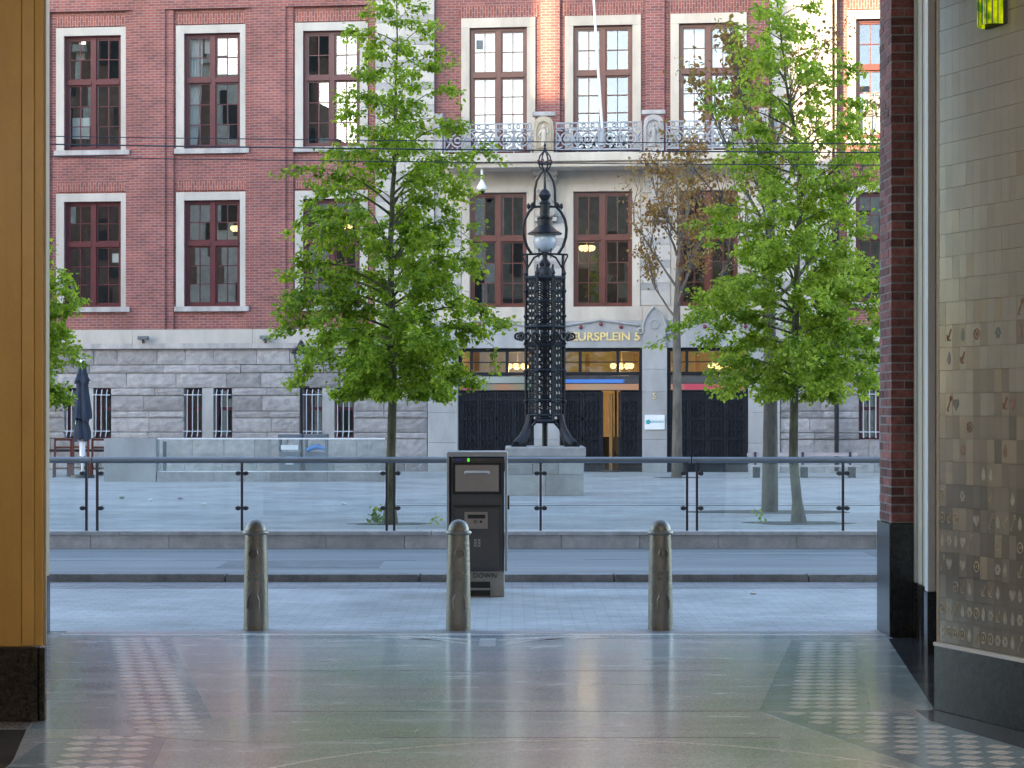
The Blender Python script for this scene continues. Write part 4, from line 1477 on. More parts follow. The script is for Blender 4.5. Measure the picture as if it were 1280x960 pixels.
PX = 84.8
profL = [(1.95, .75, .55), (2.2, 1.35, .95), (2.7, 1.7, 1.5), (3.1, 1.75, 1.55), (3.6, 1.7, 1.5), (4.1, 1.3, 1.35), (4.7, 1.35, 1.15), (5.2, 1.2, 1.25), (5.6, 1.05, 1.15), (6.1, .85, .8), (6.7, .75, .8), (7.3, .65, .5), (8.1, .25, .2)]
green_tree('broad green tree with a straight trunk left of the iron lamp', (-1.80, 28.3, .05), [(0, 0, 0), (.03, 0, 1.8), (.02, 0, 4), (.08, 0, 6), (.12, 0, 8.1)], profL, 100, 40, 11, MT['leaf'], MT['bark'])
profR = [(1.95, .6, .7), (2.3, 1.2, 1.1), (2.7, 1.6, 1.3), (3.3, 1.7, 1.35), (4.0, 1.6, 1.4), (4.6, 1.35, 1.4), (5.2, 1.25, 1.35), (5.8, 1.1, 1.25), (6.4, .95, 1.0), (7.0, .75, .75), (7.6, .5, .5), (8.2, .25, .25)]
green_tree('fresh green tree with a leaning trunk right of the entrance', (4.26, 28.5, .05), [(0, 0, 0), (-.09, 0, 1.0), (-.07, 0, 2), (-.02, 0, 4), (.02, 0, 5.2), (-.2, 0, 6.6), (-.38, 0, 8.2)], profR, 100, 40, 23, MT['leaf2'], MT['bark'])
profS = [(1.8, .6, .60), (2.2, .9, .80), (2.8, 1.0, .85), (3.4, 1.0, .8), (3.9, .8, .55), (4.3, .45, .35), (4.7, .2, .15)]
green_tree('green tree mostly hidden behind the ochre wall at the left edge', (-7.72, 30.2, .05), [(0, 0, 0), (0, 0, 2.5), (.05, 0, 4.7)], profS, 60, 36, 31, MT['leaf'], MT['bark'], r0=.08)


def bronze_tree(label, loc, h_fork, ztop, reach, nlimb, seed, r0, leaf_n, size, dens=1.0):
    rg = np.random.default_rng(seed)
    t = tag(empty('bronze_leaved_tree', loc), label, 'tree', 'pale barked trees with bronze young leaves')
    tr = MB().path([(0, 0, 0), (.01, 0, h_fork * .5), (-.01, 0, h_fork), (.05, 0, h_fork + (ztop - h_fork) * .45), (-.02, 0, ztop - .3)], [r0 * 1.25, r0, r0 * .85, r0 * .35, .01], 9)
    tr.build('trunk', MT['pale_bark'], t, smooth=True)
    br = MB()
    P, D, Nn, S = [], [], [], []

    def limb(o, az, el, ln, r, lev):
        pts = [np.array(o)]
        d = np.array([math.cos(az) * math.cos(el), math.sin(az) * math.cos(el), math.sin(el)])
        for i in range(5):
            d = d + rg.normal(0, .10, 3) + np.array([0, 0, .06])
            d /= np.linalg.norm(d)
            pts.append(pts[-1] + d * ln / 5)
        br.path([tuple(p) for p in pts], [max(.003, r * (1 - i / 6)) for i in range(6)], 5, cap=False)
        if lev < 2:
            for j in range(4 if lev else 5):
                q = rg.integers(2, 6)
                limb(pts[q], az + rg.normal(0, .8), el + rg.normal(0, .35), ln * rg.uniform(.4, .6), r * .5, lev + 1)
        else:
            e = pts[-1]
            nl = int(leaf_n * rg.uniform(.2, 1.8))
            P.append(e + rg.normal(0, .12, (nl, 3)))
            D.append(rg.normal(0, .6, (nl, 3)) + np.array([0, 0, -.3]))
            Nn.append(np.array([0, -.2, 1]) + rg.normal(0, .5, (nl, 3)))
            S.append(size * rg.uniform(.6, 1.2, nl))
    for k in range(nlimb):
        f = k / max(1, nlimb - 1)
        z = h_fork * .95 + (ztop - h_fork) * .55 * f
        limb((0, 0, z), k * 2.4 + rg.normal(0, .3), R(42 + 25 * f), reach * rg.uniform(.85, 1.25) * (1 - .25 * f), r0 * .32, 0)
    br.build('branches', MT['pale_bark'], t)
    inst('crown', leaf_mesh('crown', np.concatenate(P), np.concatenate(D), np.concatenate(Nn), np.concatenate(S), MT['leaf_red']), t)


bronze_tree('slender pale tree with sparse bronze leaves close to the entrance', (4.15, 48.3, .05), 3.9, 8.3, 1.9, 10, 5, .115, 16, .085)
bronze_tree('pale trunk tree with bronze leaves behind the right green tree', (4.26, 31.7, .05), 3.6, 8.6, 1.9, 10, 8, .115, 16, .085)
# weeds and shoots
for (x, y, z, n, s, lab) in [(-1.98, 28.1, .06, 60, .06, 'small weed tuft at the foot of the left tree'), (3.6, 28.2, .06, 14, .05, 'tiny weed beside the right tree pit'), (-1.1, 28.0, .06, 22, .05, 'low weed on the paving right of the left tree')]:
    rg = np.random.default_rng(int(abs(x) * 100))
    P = np.array([x, y, z]) + np.abs(rg.normal(0, 1, (n, 3))) * np.array([.05, .05, .07]) * rg.choice([-1, 1], (n, 3)) * np.array([1, 1, 0]) + np.abs(rg.normal(0, 1, (n, 1))) * np.array([[0, 0, .09]])
    o = inst('weed_tuft', leaf_mesh('weed_tuft', P, rg.normal(0, .5, (n, 3)) + np.array([0, 0, .8]), rg.normal(0, 1, (n, 3)), s * rg.uniform(.6, 1.3, n), MT['leaf']))
    tag(o, lab, 'weed')

# ================================================================== TERRACE LEFT, BENCH, LANTERN
TY = 45.5
sw = tag(empty('stair_parapet', (-9.05, TY, .05)), 'grey granite parapet block at the left end of the stair glass', 'wall')
for i, (z0, z1) in enumerate([(0, .5), (.503, 1.02)]):
    for (a, c_) in ([(-.62, .61)] if i else [(-.62, .0), (.003, .61)]):
        box('parapet_stone', MT['blue_stone'], sw, a, c_, 0, .5, z0, z1, bevel=.006)
sg = tag(empty('stair_balustrade', (-8.42, TY, .05)), 'low stair balustrade of glass on a granite kerb before the building', 'balustrade')
for i in range(4):
    box('kerb_block', MT['granite'], sg, i * 1.35 + .004, i * 1.35 + 1.346, 0, .3, 0, .22)
MB().box(0, 5.4, .10, .16, 1.0, 1.035).build('top_rail', MT['white_paint'], sg)
MB().box(0, 5.4, .10, .16, .225, .25).build('bottom_rail', MT['white_paint'], sg)
for i in range(4):
    MB().box(i * 1.35 + .006, i * 1.35 + 1.344, .12, .134, .25, 1.0).build('glass_panel', MT['rail_glass'], sg)
MB().box(.12, .2, .14, .2, .25, .95).build('hinge_post', MT['bin_grey'], sg)
# folded parasol
p = tag(empty('folded_parasol', (-10.74, 48.0, .05)), 'folded navy parasol on a white pole beside the chairs', 'parasol')
MB().path([(0, 0, 0), (0, 0, 2.95)], .03, 8).build('pole', MT['white_paint'], p)


def fold(z0, z1, r0, r1, ph):
    n, m = 28, 8
    vs, fs = [], []
    for j in range(m + 1):
        t = j / m
        r = (r0 + (r1 - r0) * t) * (1 + .12 * math.sin(t * 5 + ph))
        for k in range(n):
            g = 2 * math.pi * k / n
            rr_ = r * (1 + .22 * math.sin(g * 6 + ph + t * 1.5))
            vs.append((rr_ * math.cos(g), rr_ * math.sin(g), z0 + (z1 - z0) * t + (.05 * math.sin(g * 3 + ph) if j == 0 else 0)))
    for j in range(m):
        for k in range(n):
            fs.append((j * n + k, j * n + (k + 1) % n, (j + 1) * n + (k + 1) % n, (j + 1) * n + k))
    return MB().add(vs, fs)


fold(.95, 1.55, .17, .13, 0).build('canopy_hem', MT['canvas'], p, smooth=True)
fold(1.45, 2.6, .19, .13, 1).build('canopy', MT['canvas'], p, smooth=True)
fold(2.4, 2.9, .16, .07, 2).build('canopy_top', MT['canvas'], p, smooth=True)
MB().lathe([(.07, 2.86), (.08, 2.9), (.05, 2.96), (0, 2.99)], 0, 0, 12).build('top_cap', MT['white_paint'], p)
MB().lathe([(.07, .55), (.075, .9), (.05, .95)], 0, 0, 12).build('crank_sleeve', MT['white_paint'], p)
MB().lathe([(.3, 0), (.3, .07), (.06, .1)], 0, 0, 16).build('base', MT['dark_steel'], p)


def chair(x, y, rz, lab):
    t = tag(empty('wooden_chair', (x, y, .05), rz), lab, 'chair', 'red brown terrace chairs')
    for sx in (-1, 1):
        MB().box(sx * .2 - .025, sx * .2 + .025, .18, .23, 0, .98).build('back_leg', MT['chair'], t)
        MB().box(sx * .2 - .022, sx * .2 + .022, -.22, -.18, 0, .45).build('leg', MT['chair'], t)
    MB().box(-.23, .23, -.23, .175, .45, .49).build('seat', MT['chair'], t)
    for z in (.92, .72):
        MB().box(-.174, .174, .19, .22, z, z + .055).build('back_rail', MT['chair'], t)
    MB().box(-.174, .174, .19, .21, .2, .24).build('stretcher', MT['chair'], t)


chair(-11.38, 48.6, .15, 'red brown chair standing left of the folded parasol')
chair(-11.12, 49.2, -.1, 'red brown chair half hidden by the folded parasol')
chair(-10.42, 48.5, .1, 'red brown chair between the parasol and the granite parapet')
tb = tag(empty('terrace_table', (-11.2, 49.9, .05)), 'low dark terrace table behind the red brown chairs', 'table')
MB().box(-1.2, 1.0, -.3, .3, .62, .68).build('table_top', MT['black'], tb)
for sx in (-1.1, .9):
    for sy in (-.25, .25):
        MB().box(sx - .03, sx + .03, sy - .03, sy + .03, 0, .62).build('leg', MT['black'], tb)
# waste containers behind the stair glass
for i, (x, lab) in enumerate([(-5.72, 'grey waste container left of the one with the blue bag'), (-5.05, 'grey waste container with a blue bag under its lid')]):
    t = tag(empty('waste_container', (x, 49.6, .05)), lab, 'container', 'two grey containers behind the stair glass')
    MB().box(-.28, .28, -.25, .25, .03, .62).build('body', MT['bin_grey'], t, bevel=.02)
    for sx in (-1, 1):
        MB().box(sx * .265 - .02, sx * .265 + .02, -.23, .23, .62, .98).build('side_post', MT['bin_grey'], t)
    MB().box(-.3, .3, -.26, .26, .98, 1.08).build('lid', MT['bin_grey'], t, bevel=.02)
    if i:
        MB().path([(-.23, -.25, .66), (-.1, -.27, .72), (.05, -.27, .76), (.23, -.25, .70)], [.05, .07, .07, .05], 8).build('bag', MT['blue_bag'], t, smooth=True)
    else:
        MB().box(-.1, .1, -.262, -.251, .3, .5).build('notice', MT['paper'], t)
        MB().box(-.22, .22, -.26, -.24, .68, .8).build('chute', MT['plaque'], t)
# old street lantern
t = tag(empty('street_lantern', (-5.60, 51.0, .05)), 'slim black street lantern half hidden in the left tree foliage', 'street lamp')
MB().lathe([(.12, 0), (.12, .25), (.06, .35), (.05, .9), (.04, 2.3), (.06, 2.36), (.03, 2.5)], 0, 0, 10).build('post', MT['iron'], t, smooth=True)
MB().path([(-.22, 0, 2.32), (.22, 0, 2.32)], .018, 6).build('ladder_bar', MT['iron'], t)
mb = MB()
for k in range(4):
    g = R(45 + 90 * k)
    mb.path([(.03 * math.cos(g), .03 * math.sin(g), 2.5), (.12 * math.cos(g), .12 * math.sin(g), 2.62), (.09 * math.cos(g), .09 * math.sin(g), 2.7), (.25 * math.cos(g), .25 * math.sin(g), 3.2)], .014, 5)
mb.build('lantern_frame', MT['iron'], t)
MB().lathe([(.085, 2.72), (.23, 3.18)], 0, 0, 4).build('lantern_glass', MT['rail_glass'], t, rot=(0, 0, R(45)))
MB().lathe([(.27, 3.2), (.28, 3.24), (.1, 3.42), (.06, 3.5), (0, 3.58)], 0, 0, 12).build('lantern_roof', MT['iron'], t)
# bench
t = tag(empty('park_bench', (7.35, 48.3, .05)), 'long pale plank bench in front of the granite base at right', 'bench')
for k in range(3):
    box('seat_plank', MT['bench'], t, -1.4, 1.4, -.22 + k * .15, -.08 + k * .15, .27, .31)
for k in range(2):
    box('back_plank', MT['bench'], t, -1.4, 1.4, .27, .31, .42 + k * .11, .51 + k * .11)
for x in (-1.2, 0, 1.2):
    MB().box(x - .07, x + .07, -.16, .2, 0, .268).build('leg', MT['dark_steel'], t)
    MB().box(x - .03, x + .03, .23, .265, .268, .64).build('back_support', MT['dark_steel'], t)


# litter
def crumple(x, y, z, r, mat, name, lab):
    rg = random.Random(int(abs(x * 1000)))
    vs, fs = [], []
    n, m = 7, 5
    for j in range(m + 1):
        th = math.pi * j / m
        for k in range(n):
            g = 2 * math.pi * k / n
            q = r * rg.uniform(.6, 1.2)
            vs.append((q * math.sin(th) * math.cos(g) * 1.4, q * math.sin(th) * math.sin(g), max(-r * .5, q * math.cos(th) * .6)))
    for j in range(m):
        for k in range(n):
            fs.append((j * n + k, (j + 1) * n + k, (j + 1) * n + (k + 1) % n, j * n + (k + 1) % n))
    o = MB().add(vs, fs).build(name, mat, None, (x, y, z + r * .5))
    tag(o, lab, 'litter', 'litter on the ground')


crumple(-7.4, 36.4, .05, .05, MT['green_plastic'], 'plastic_wrapper', 'green plastic wrapper lying on the square at left')
crumple(-6.7, 35.6, .05, .045, MT['paper'], 'paper_scrap', 'white paper scrap just right of the green wrapper')
crumple(-6.25, 36.2, .05, .04, MT['pink_plastic'], 'plastic_strip', 'pinkish plastic strip on the square at left')
crumple(-5.45, 33.9, .05, .05, MT['paper'], 'paper_ball', 'white paper ball on the square above the left bollard')
crumple(-3.0, 34.2, .05, .04, MT['paper'], 'paper_scrap', 'tiny white paper scrap on the square left of the tree')
crumple(-8.8, 33.6, .05, .045, MT['paper'], 'paper_scrap', 'white scrap beside the double railing post at left')
crumple(2.25, 17.9, 0, .025, MT['paper'], 'paper_scrap', 'tiny white scrap on the brick pavement right of the right bollard')

# ================================================================== PASSAGE
FE = 14.84
fl = MB().slab([(-9, -12), (9, -12), (9, FE), (-9, FE)], -.3, 0).build('passage_floor', MT['terrazzo'])
tag(fl, 'polished pale terrazzo passage floor with inlaid patterns', 'floor', kind='structure')


def sheet(name, mat, poly, h=.003, parent=fl):
    return MB().slab(poly, -.05, h * .3).build(name, mat, parent)


sheet('floor_panel', MT['terrazzo_grey'], [(-3.44, 10.3), (-2.60, 10.3), (-3.2, FE), (-3.44, FE)], .003)
sheet('floor_panel', MT['terrazzo_blue'], [(-2.59, 10.3), (-2.15, 10.3), (-2.98, 14.5), (-3.19, 14.5)], .0034)
sheet('floor_panel', MT['terrazzo_lilac'], [(-1.50, 10.0), (-1.15, 10.0), (-2.2, 14.45), (-2.55, 14.45)], .0036)
sheet('floor_panel', MT['terrazzo_blue'], [(-2.10, 10.05), (-1.52, 10.05), (-2.57, 14.45), (-3.10, 14.45)], .0038)
sheet('floor_panel', MT['terrazzo_blue'], [(-2.42, 8.6), (-1.66, 8.6), (-1.80, 10.0), (-2.42, 10.0)], .0039)
sheet('floor_panel', MT['terrazzo_blue'], [(2.15, 8.6), (2.95, 8.6), (2.2, 10.85), (1.42, 10.85)], .0041)
for yj in (10.90, 10.02, 12.6):
    sheet('brass_joint', MT['terrazzo_grey'], [(-2.3, yj), (1.4, yj), (1.4, yj + .012), (-2.3, yj + .012)], .0040)
sheet('floor_panel', MT['terrazzo_dark'], [(2.41, 10.95), (2.95, 10.95), (3.2, 14.0), (3.2, 14.48), (2.83, 14.48)], .003)
sheet('floor_panel', MT['terrazzo_green'], [(2.06, 10.95), (2.40, 10.95), (2.82, 14.4), (2.58, 14.4)], .0034)
sheet('floor_panel', MT['terrazzo_blue'], [(1.40, 10.9), (2.04, 10.9), (2.56, 14.3), (2.08, 14.3)], .0032)
sheet('floor_panel', MT['terrazzo_dark'], [(2.3, 6), (4.2, 6), (2.72, 10.22), (2.41, 10.97), (2.30, 10.97)], .0029)
sheet('floor_panel', MT['terrazzo_dark'], [(-4.2, 6), (-2.0, 6), (-2.44, 9.4), (-2.60, 10.28), (-4.2, 10.28)], .0029)
sheet('threshold', MT['terrazzo_white'], [(-3.44, 14.62), (2.86, 14.62), (2.86, 14.72), (-3.44, 14.72)], .0038)
sheet('threshold', MT['terrazzo_blue'], [(-3.44, 14.40), (2.86, 14.40), (2.86, 14.61), (-3.44, 14.61)], .0031)
sheet('threshold_strip', MT['bin_steel'], [(-3.44, 14.76), (2.86, 14.76), (2.86, 14.90), (-3.44, 14.90)], .006)
# zig-zag bands of pointed inlays
lens = []
for i in range(7):
    t_ = -1 + 2 * i / 6
    lens.append((t_ * .5, -.5 * (1 - abs(t_) ** 1.4)))
for i in range(5, 0, -1):
    t_ = -1 + 2 * i / 6
    lens.append((t_ * .5, .5 * (1 - abs(t_) ** 1.4)))
lm_ = MB().slab(lens, -.04, .0019).mesh('floor_inlay', MT['terrazzo_white'])


def inlay_strip(p0, p1, width, cols, pitch, stagger=False, lx=1.12):
    p0, p1 = Vector((*p0, 0)), Vector((*p1, 0))
    n = int((p1 - p0).length / pitch)
    for i in range(n):
        c = p0 + (p1 - p0) * ((i + .5) / n)
        for k in range(cols):
            x = (k - (cols - 1) / 2) * width / cols + ((width / cols / 2) if stagger and i % 2 else 0)
            inst('floor_inlay', lm_, fl, (c.x + x, c.y, 0), (0, 0, 0), (width / cols * lx * .92, pitch * .80, 1))


inlay_strip((2.34, 14.2), (1.78, 10.98), .40, 3, .155)
inlay_strip((1.80, 10.9), (2.42, 8.9), .62, 4, .15, True, .95)
inlay_strip((-2.84, 14.45), (-1.80, 10.12), .38, 3, .155)
inlay_strip((-2.10, 10.1), (-1.95, 8.9), .44, 3, .155)
# rope ring in dashes, sweeping leaves by the threshold
dash = MB().slab([(-.035, -.012), (.02, -.012), (.035, .012), (-.02, .012)], -.04, .0019).mesh('ring_inlay', MT['terrazzo_white'])
for i in range(72):
    g = R(25 + 130 * i / 71)
    inst('ring_inlay', dash, fl, (.35 + 1.84 * math.cos(g), 8.1 + 1.84 * math.sin(g), 0), (0, 0, g + math.pi / 2))
for s in (-1, 1):
    for (x0, x1, y0, y1, w_) in [(.08, .85, 14.3, 14.55, .05), (.12, .62, 14.05, 14.38, .04), (.25, .95, 14.15, 14.5, .04), (.3, .55, 13.8, 13.95, .03)]:
        pts, q = [], []
        for i in range(9):
            t_ = i / 8
            x = x0 + (x1 - x0) * t_
            y = y0 + (y1 - y0) * (1 - (1 - t_) ** 2) if s else 0
            wd_ = w_ * math.sin(math.pi * min(1, t_ * .95 + .05)) + .004
            pts.append((s * x - .18, y - wd_))
            q.append((s * x - .18, y + wd_))
        poly = pts + q[::-1]
        if s < 0: poly = poly[::-1]
        sheet('leaf_inlay', MT['terrazzo_white'], poly, .0045)
sheet('leaf_inlay', MT['terrazzo_white'], [(-.24, 13.95), (-.12, 13.95), (-.12, 14.4), (-.24, 14.4)], .0046)
for (x0, x1, y) in [(-1.6, -1.1, 13.1), (-.9, -.5, 12.5), (.5, 1.0, 12.0), (-1.3, -.6, 11.1), (.9, 1.4, 13.2)]:
    sheet('vein_inlay', MT['terrazzo_green'], [(x0, y), ((x0 + x1) / 2, y - .03), (x1, y), ((x0 + x1) / 2, y + .03)], .0042)
pts = [(-1.25 + .75 * math.cos(R(g)), 10.3 + .42 * math.sin(R(g))) for g in range(0, 360, 12)]
sheet('oval_inlay', MT['terrazzo_green'], pts, .0043)

# left: ochre wall and its granite plinth, slim jamb beyond
ow = tag(empty('ochre_wall', (-2.568, 10.55, 0)), 'ochre glazed wall end on a dark speckled plinth at the left edge', 'wall')
box('panel', MT['ochre'], ow, -2.6, -.13, 0, .045, .412, 5.4)
box('edge_band', MT['ochre2'], ow, -.1292, -.06, .004, .045, .412, 5.4, bevel=.006)
box('edge_band', MT['ochre'], ow, -.0592, -.012, .008, .045, .412, 5.4, bevel=.006)
box('corner_bead', MT['tan_paint'], ow, -.0115, 0, .03, .045, .412, 5.4)
box('plinth', MT['black_granite'], ow, -2.6, -.035, -.022, .05, 0, .41, bevel=.006)
box('plinth_corner', MT['black_granite'], ow, -.034, .0, .0, .05, 0, .405, bevel=.006)
lj = tag(empty('left_jamb', (-3.575, 14.0, 0)), 'slim cream jamb with a dark base behind the ochre wall', 'jamb')
box('moulding', MT['tan_paint'], lj, -.5, 0, 0, .84, .44, 5.4)
box('base', MT['grey_granite'], lj, -.5, .006, -.01, .84, 0, .438, bevel=.004)

# right: brick pier
bp = tag(empty('brick_pier', (2.86, 14.5, 0)), 'red brick pier with a dark granite foot at the passage corner', 'pier')
box('mortar_core', MT['mortar'], bp, .008, .6, .008, .47, .86, 5.4)
box('granite_foot', MT['grey_granite'], bp, -.012, .6, -.012, .49, 0, .855, bevel=.006)
bmesh_ = MB().box(-.5, .5, -.5, .5, -.5, .5).mesh('brick', MT['pier_brick'])


def brick(x0, x1, y0, y1, z):
    j = lambda: random.uniform(-.003, .003)
    inst('brick', bmesh_, bp, ((x0 + x1) / 2 + j() * .6, (y0 + y1) / 2 + j() * .6, z + .0275 + j() * .4), (0, 0, j() * 1.5), (x1 - x0 - .010, y1 - y0 - .010, .055))


z, i = .872, 0
while z < 5.33:
    if i % 2 == 0:
        brick(0, .215, 0, .105, z)
        brick(.215, .43, 0, .1, z)
        brick(0, .1, .105, .32, z)
        brick(0, .1, .32, .47, z)
    else:
        brick(0, .105, 0, .215, z)
        brick(.105, .32, 0, .1, z)
        brick(0, .1, .215, .43, z)
    z += .067
    i += 1
# cream pilaster and white strip
pl = tag(empty('cream_pilaster', (3.03, 14.07, 0)), 'cream fluted door pilaster with a dark base beside the brick pier', 'pilaster')
for k, (y0, y1, x) in enumerate([(.33, .415, .0), (.24, .328, .012), (.13, .238, .0), (.06, .128, .010), (0, .058, -.004)]):
    box('flute', MT['cream_paint'], pl, x, .5, y0, y1, .42, 5.4, bevel=.004)
box('backing', MT['tan_paint'], pl, .012, .55, -.04, -.002, .42, 5.4)
for k, (y0, y1, x) in enumerate([(.33, .415, -.012), (.24, .328, .0), (.13, .238, -.012), (-.05, .128, -.006)]):
    box('base_block', MT['black_granite'], pl, x, .5, y0, y1, 0, .419, bevel=.004)
ws = tag(empty('white_door_trim', (2.915, 13.46, 0)), 'narrow white vertical trim between the cream pilaster and the tiled wall', 'trim')
box('strip', MT['white_paint'], ws, 0, .052, 0, .1, .44, 5.4, bevel=.004)
box('side_strip', MT['tan_paint'], ws, .053, .4, -.01, .1, .44, 5.4, bevel=.004)
box('strip_base', MT['grey_granite'], ws, -.006, .056, -.012, .1, 0, .438, bevel=.004)
box('side_base', MT['black_granite'], ws, .057, .4, -.02, .1, 0, .438, bevel=.004)

# tiled wall: local x runs along the wall towards the viewer, local -y is its face
A = Vector((2.443, 10.97, 0))
dv = Vector((.373, -.928, 0)).normalized()
ang = math.atan2(dv.y, dv.x)
tw = tag(empty('tiled_wall', A, ang), 'glossy taupe tiled wall with printed symbols above a dark granite skirting', 'wall')
box('wall_core', MT['grout'], tw, 0.004, 5.2, .004, .35, .39, 5.4)
box('skirting', MT['grey_granite'], tw, -.012, 5.2, -.03, .36, 0, .365, bevel=.004)
box('white_bead', MT['white_paint'], tw, -.014, 5.2, -.034, .30, .367, .386)
box('edge_trim', MT['tan_paint'], tw, -.022, .002, -.006, .30, .388, 5.4)
TW, TH = .065, .129
tm = {k: MB().box(.0004, TW - .0004, -.004, .003, .001, TH - .001).mesh('tile', MT[k]) for k in ('tile_a', 'tile_b', 'tile_c', 'tile_d')}


def motif_mesh(kind, mat):
    mb = MB()
    y = -.0045
    if kind == 'ring':
        mb.ring((0, y, 0), .022, .0045, 'y', 14, 4)
        mb.lathe([(0, -.012), (.006, 0), (0, .012)], 0, y, 6)
    elif kind == 'heart':
        pts = []
        for k in range(18):
            t_ = 2 * math.pi * k / 18
            pts.append((.0018 * 16 * math.sin(t_) ** 3, .0018 * (13 * math.cos(t_) - 5 * math.cos(2 * t_) - 2 * math.cos(3 * t_) - math.cos(4 * t_))))
        mb.prism(pts[::-1], y - .0015, y + .001)
    elif kind == 'flower':
        for k in range(6):
            g = R(60 * k)
            mb.prism([(.016 * math.cos(g) + .010 * math.cos(R(45 * q)), .016 * math.sin(g) + .010 * math.sin(R(45 * q))) for q in range(8)], y - .001, y + .001)
    elif kind == 'drop':
        mb.prism([(.018 * math.cos(R(g)) * (1 if g < 200 else .9), -.006 + .022 * math.sin(R(g))) for g in range(180, 361, 20)] + [(.012, .012), (0, .032), (-.012, .012)], y - .001, y + .001)
    elif kind == 'key':
        mb.path([(-.016, y, -.028), (.014, y, .018)], .004, 4)
        mb.ring((.018, y, .026), .009, .004, 'y', 8, 4)
        mb.path([(-.016, y, -.028), (-.004, y, -.032)], .004, 4)
    else:
        mb.path([(.018, y, .028), (-.012, y, -.02)], .005, 4)
        mb.path([(-.02, y, .004), (-.014, y, -.022), (.012, y, -.02)], .004, 4)
    return mb.mesh('motif', mat)


KINDS_ = ['ring', 'heart', 'flower', 'drop', 'key', 'leaf']
mm = {(k, m): motif_mesh(k, MT[m]) for k in KINDS_ for m in ('motif', 'motif_red', 'motif_dark')}
rt = random.Random(12)
rest = {k: MB() for k in tm}
NCOL = 14
for r_ in range(39):
    for c in range(80):
        z = .388 + r_ * TH
        x = .002 + c * TW
        q = rt.random()
        if r_ < 3:
            k = 'tile_c' if q < .9 else 'tile_b'
        elif r_ < 10:
            f_ = (r_ - 3) / 7
            k = 'tile_c' if q < .75 * (1 - f_) ** 1.3 else ('tile_b' if q < .95 - .3 * f_ else 'tile_d')
        elif r_ < 15:
            k = 'tile_b' if q < .3 - (r_ - 10) * .05 else ('tile_a' if q < .85 else 'tile_d')
        else:
            k = 'tile_a' if q < .93 else 'tile_d'
        if c < NCOL and r_ < 21:
            tt_ = inst('tile', tm[k], tw, (x, rt.uniform(-.0006, .0006), z), (rt.uniform(-.004, .004), 0, rt.uniform(-.005, .005)))
            pm = {0: .95, 1: .8, 2: .75, 3: .45, 4: .6, 5: .6, 6: .35, 7: .2}.get(r_, .16 if r_ < 15 else 0)
            if rt.random() < pm:
                mk = 'motif' if r_ < 8 else rt.choice(['motif_red', 'motif_red', 'motif_dark'])
                inst('motif', mm[(rt.choice(KINDS_), mk)], tt_, (TW / 2, 0, TH * .52), (0, 0, 0), (1, 1, 1.25))
        else:
            rest[k].box(x + .0004, x + TW - .0004, -.004, .003, z + .001, z + TH - .001)
for k in rest:
    o = rest[k].build('tile_field', MT[k], tw)
    o['kind'] = 'stuff'
# green wall lamp
P = A + dv * .55 + Vector((-.928, -.373, 0)).normalized() * .03
gl = tag(empty('wall_lamp', (P.x, P.y, 3.8), ang), 'green fluted glass wall lamp on the tiled wall at top right', 'wall lamp')
gm, nt, pb, N, L = newmat('green_lamp_glass')
geo = N('ShaderNodeNewGeometry')
nz = N('ShaderNodeTexNoise')
nz.inputs['Scale'].default_value = 14
L(geo.outputs['Position'], nz.inputs['Vector'])
rm = N('ShaderNodeValToRGB')
rm.color_ramp.elements[0].color = (.05, .16, .0, 1)
rm.color_ramp.elements[0].position = .35
rm.color_ramp.elements[1].color = (.55, .62, .0, 1)
rm.color_ramp.elements[1].position = .65
L(nz.outputs['Fac'], rm.inputs[0])
L(rm.outputs[0], pb.inputs['Base Color'])
L(rm.outputs[0], pb.inputs['Emission Color'])
pb.inputs['Emission Strength'].default_value = .12
pb.inputs['Roughness'].default_value = .12
seg = 9
for k in range(seg):
    g0, g1 = R(180 + 180 * k / seg), R(180 + 180 * (k + 1) / seg)
    r = .085
    pg = [(r * math.cos(g0) * 1.0, r * math.sin(g0)), (1.06 * r * math.cos((g0 + g1) / 2), 1.06 * r * math.sin((g0 + g1) / 2)), (r * math.cos(g1), r * math.sin(g1)), (.92 * r * math.cos(g1), .92 * r * math.sin(g1)), (.92 * r * math.cos(g0), .92 * r * math.sin(g0))]
    MB().slab(pg, .0, .75).build('glass_flute', gm, gl)
    MB().path([(r * math.cos(g0), r * math.sin(g0), 0), (r * math.cos(g0), r * math.sin(g0), .75)], .004, 5).build('lead_rib', MT['black'], gl)
MB().box(-.09, .09, .0, .03, 0, .75).build('back_plate', MT['black'], gl)

for k, (x, y, a_, lab) in enumerate([(4.9, 2.0, R(-90), 'green glass wall lamp on the right passage wall beside the camera'), (4.9, -5.0, R(-90), 'green glass wall lamp on the right passage wall behind the camera'),
                                    (-4.9, 2.0, R(90), 'green glass wall lamp on the left passage wall beside the camera'), (-4.9, -5.0, R(90), 'green glass wall lamp on the left passage wall behind the camera'), (3.72, 7.5, ang, 'green glass wall lamp further along the tiled wall')]):
    t = empty('wall_lamp', (x, y, 3.8), a_)
    tag(t, lab, 'wall lamp', 'green glass wall lamps of the passage')
    for ch in gl.children:
        c_ = ch.copy()
        col.objects.link(c_)
        c_.parent = t
    l = bpy.data.lights.new('wall_lamp_light', 'POINT')
    l.energy = 23
    l.color = (1, .90, .78)
    l.shadow_soft_size = .12
    o = bpy.data.objects.new('wall_lamp_light', l)
    col.objects.link(o)
    o.parent = t
    o.location = (0, -.25, .3)
gl['group'] = 'green glass wall lamps of the passage'
tag(box('added_rear_wall', MT['ceiling'], None, -5.4, 5.4, -12.3, -12.01, 0, 5.4), 'added plaster wall shutting daylight out of the passage end behind the camera', 'wall')  # added end wall, keeps the bright opening out of the railing's reflection

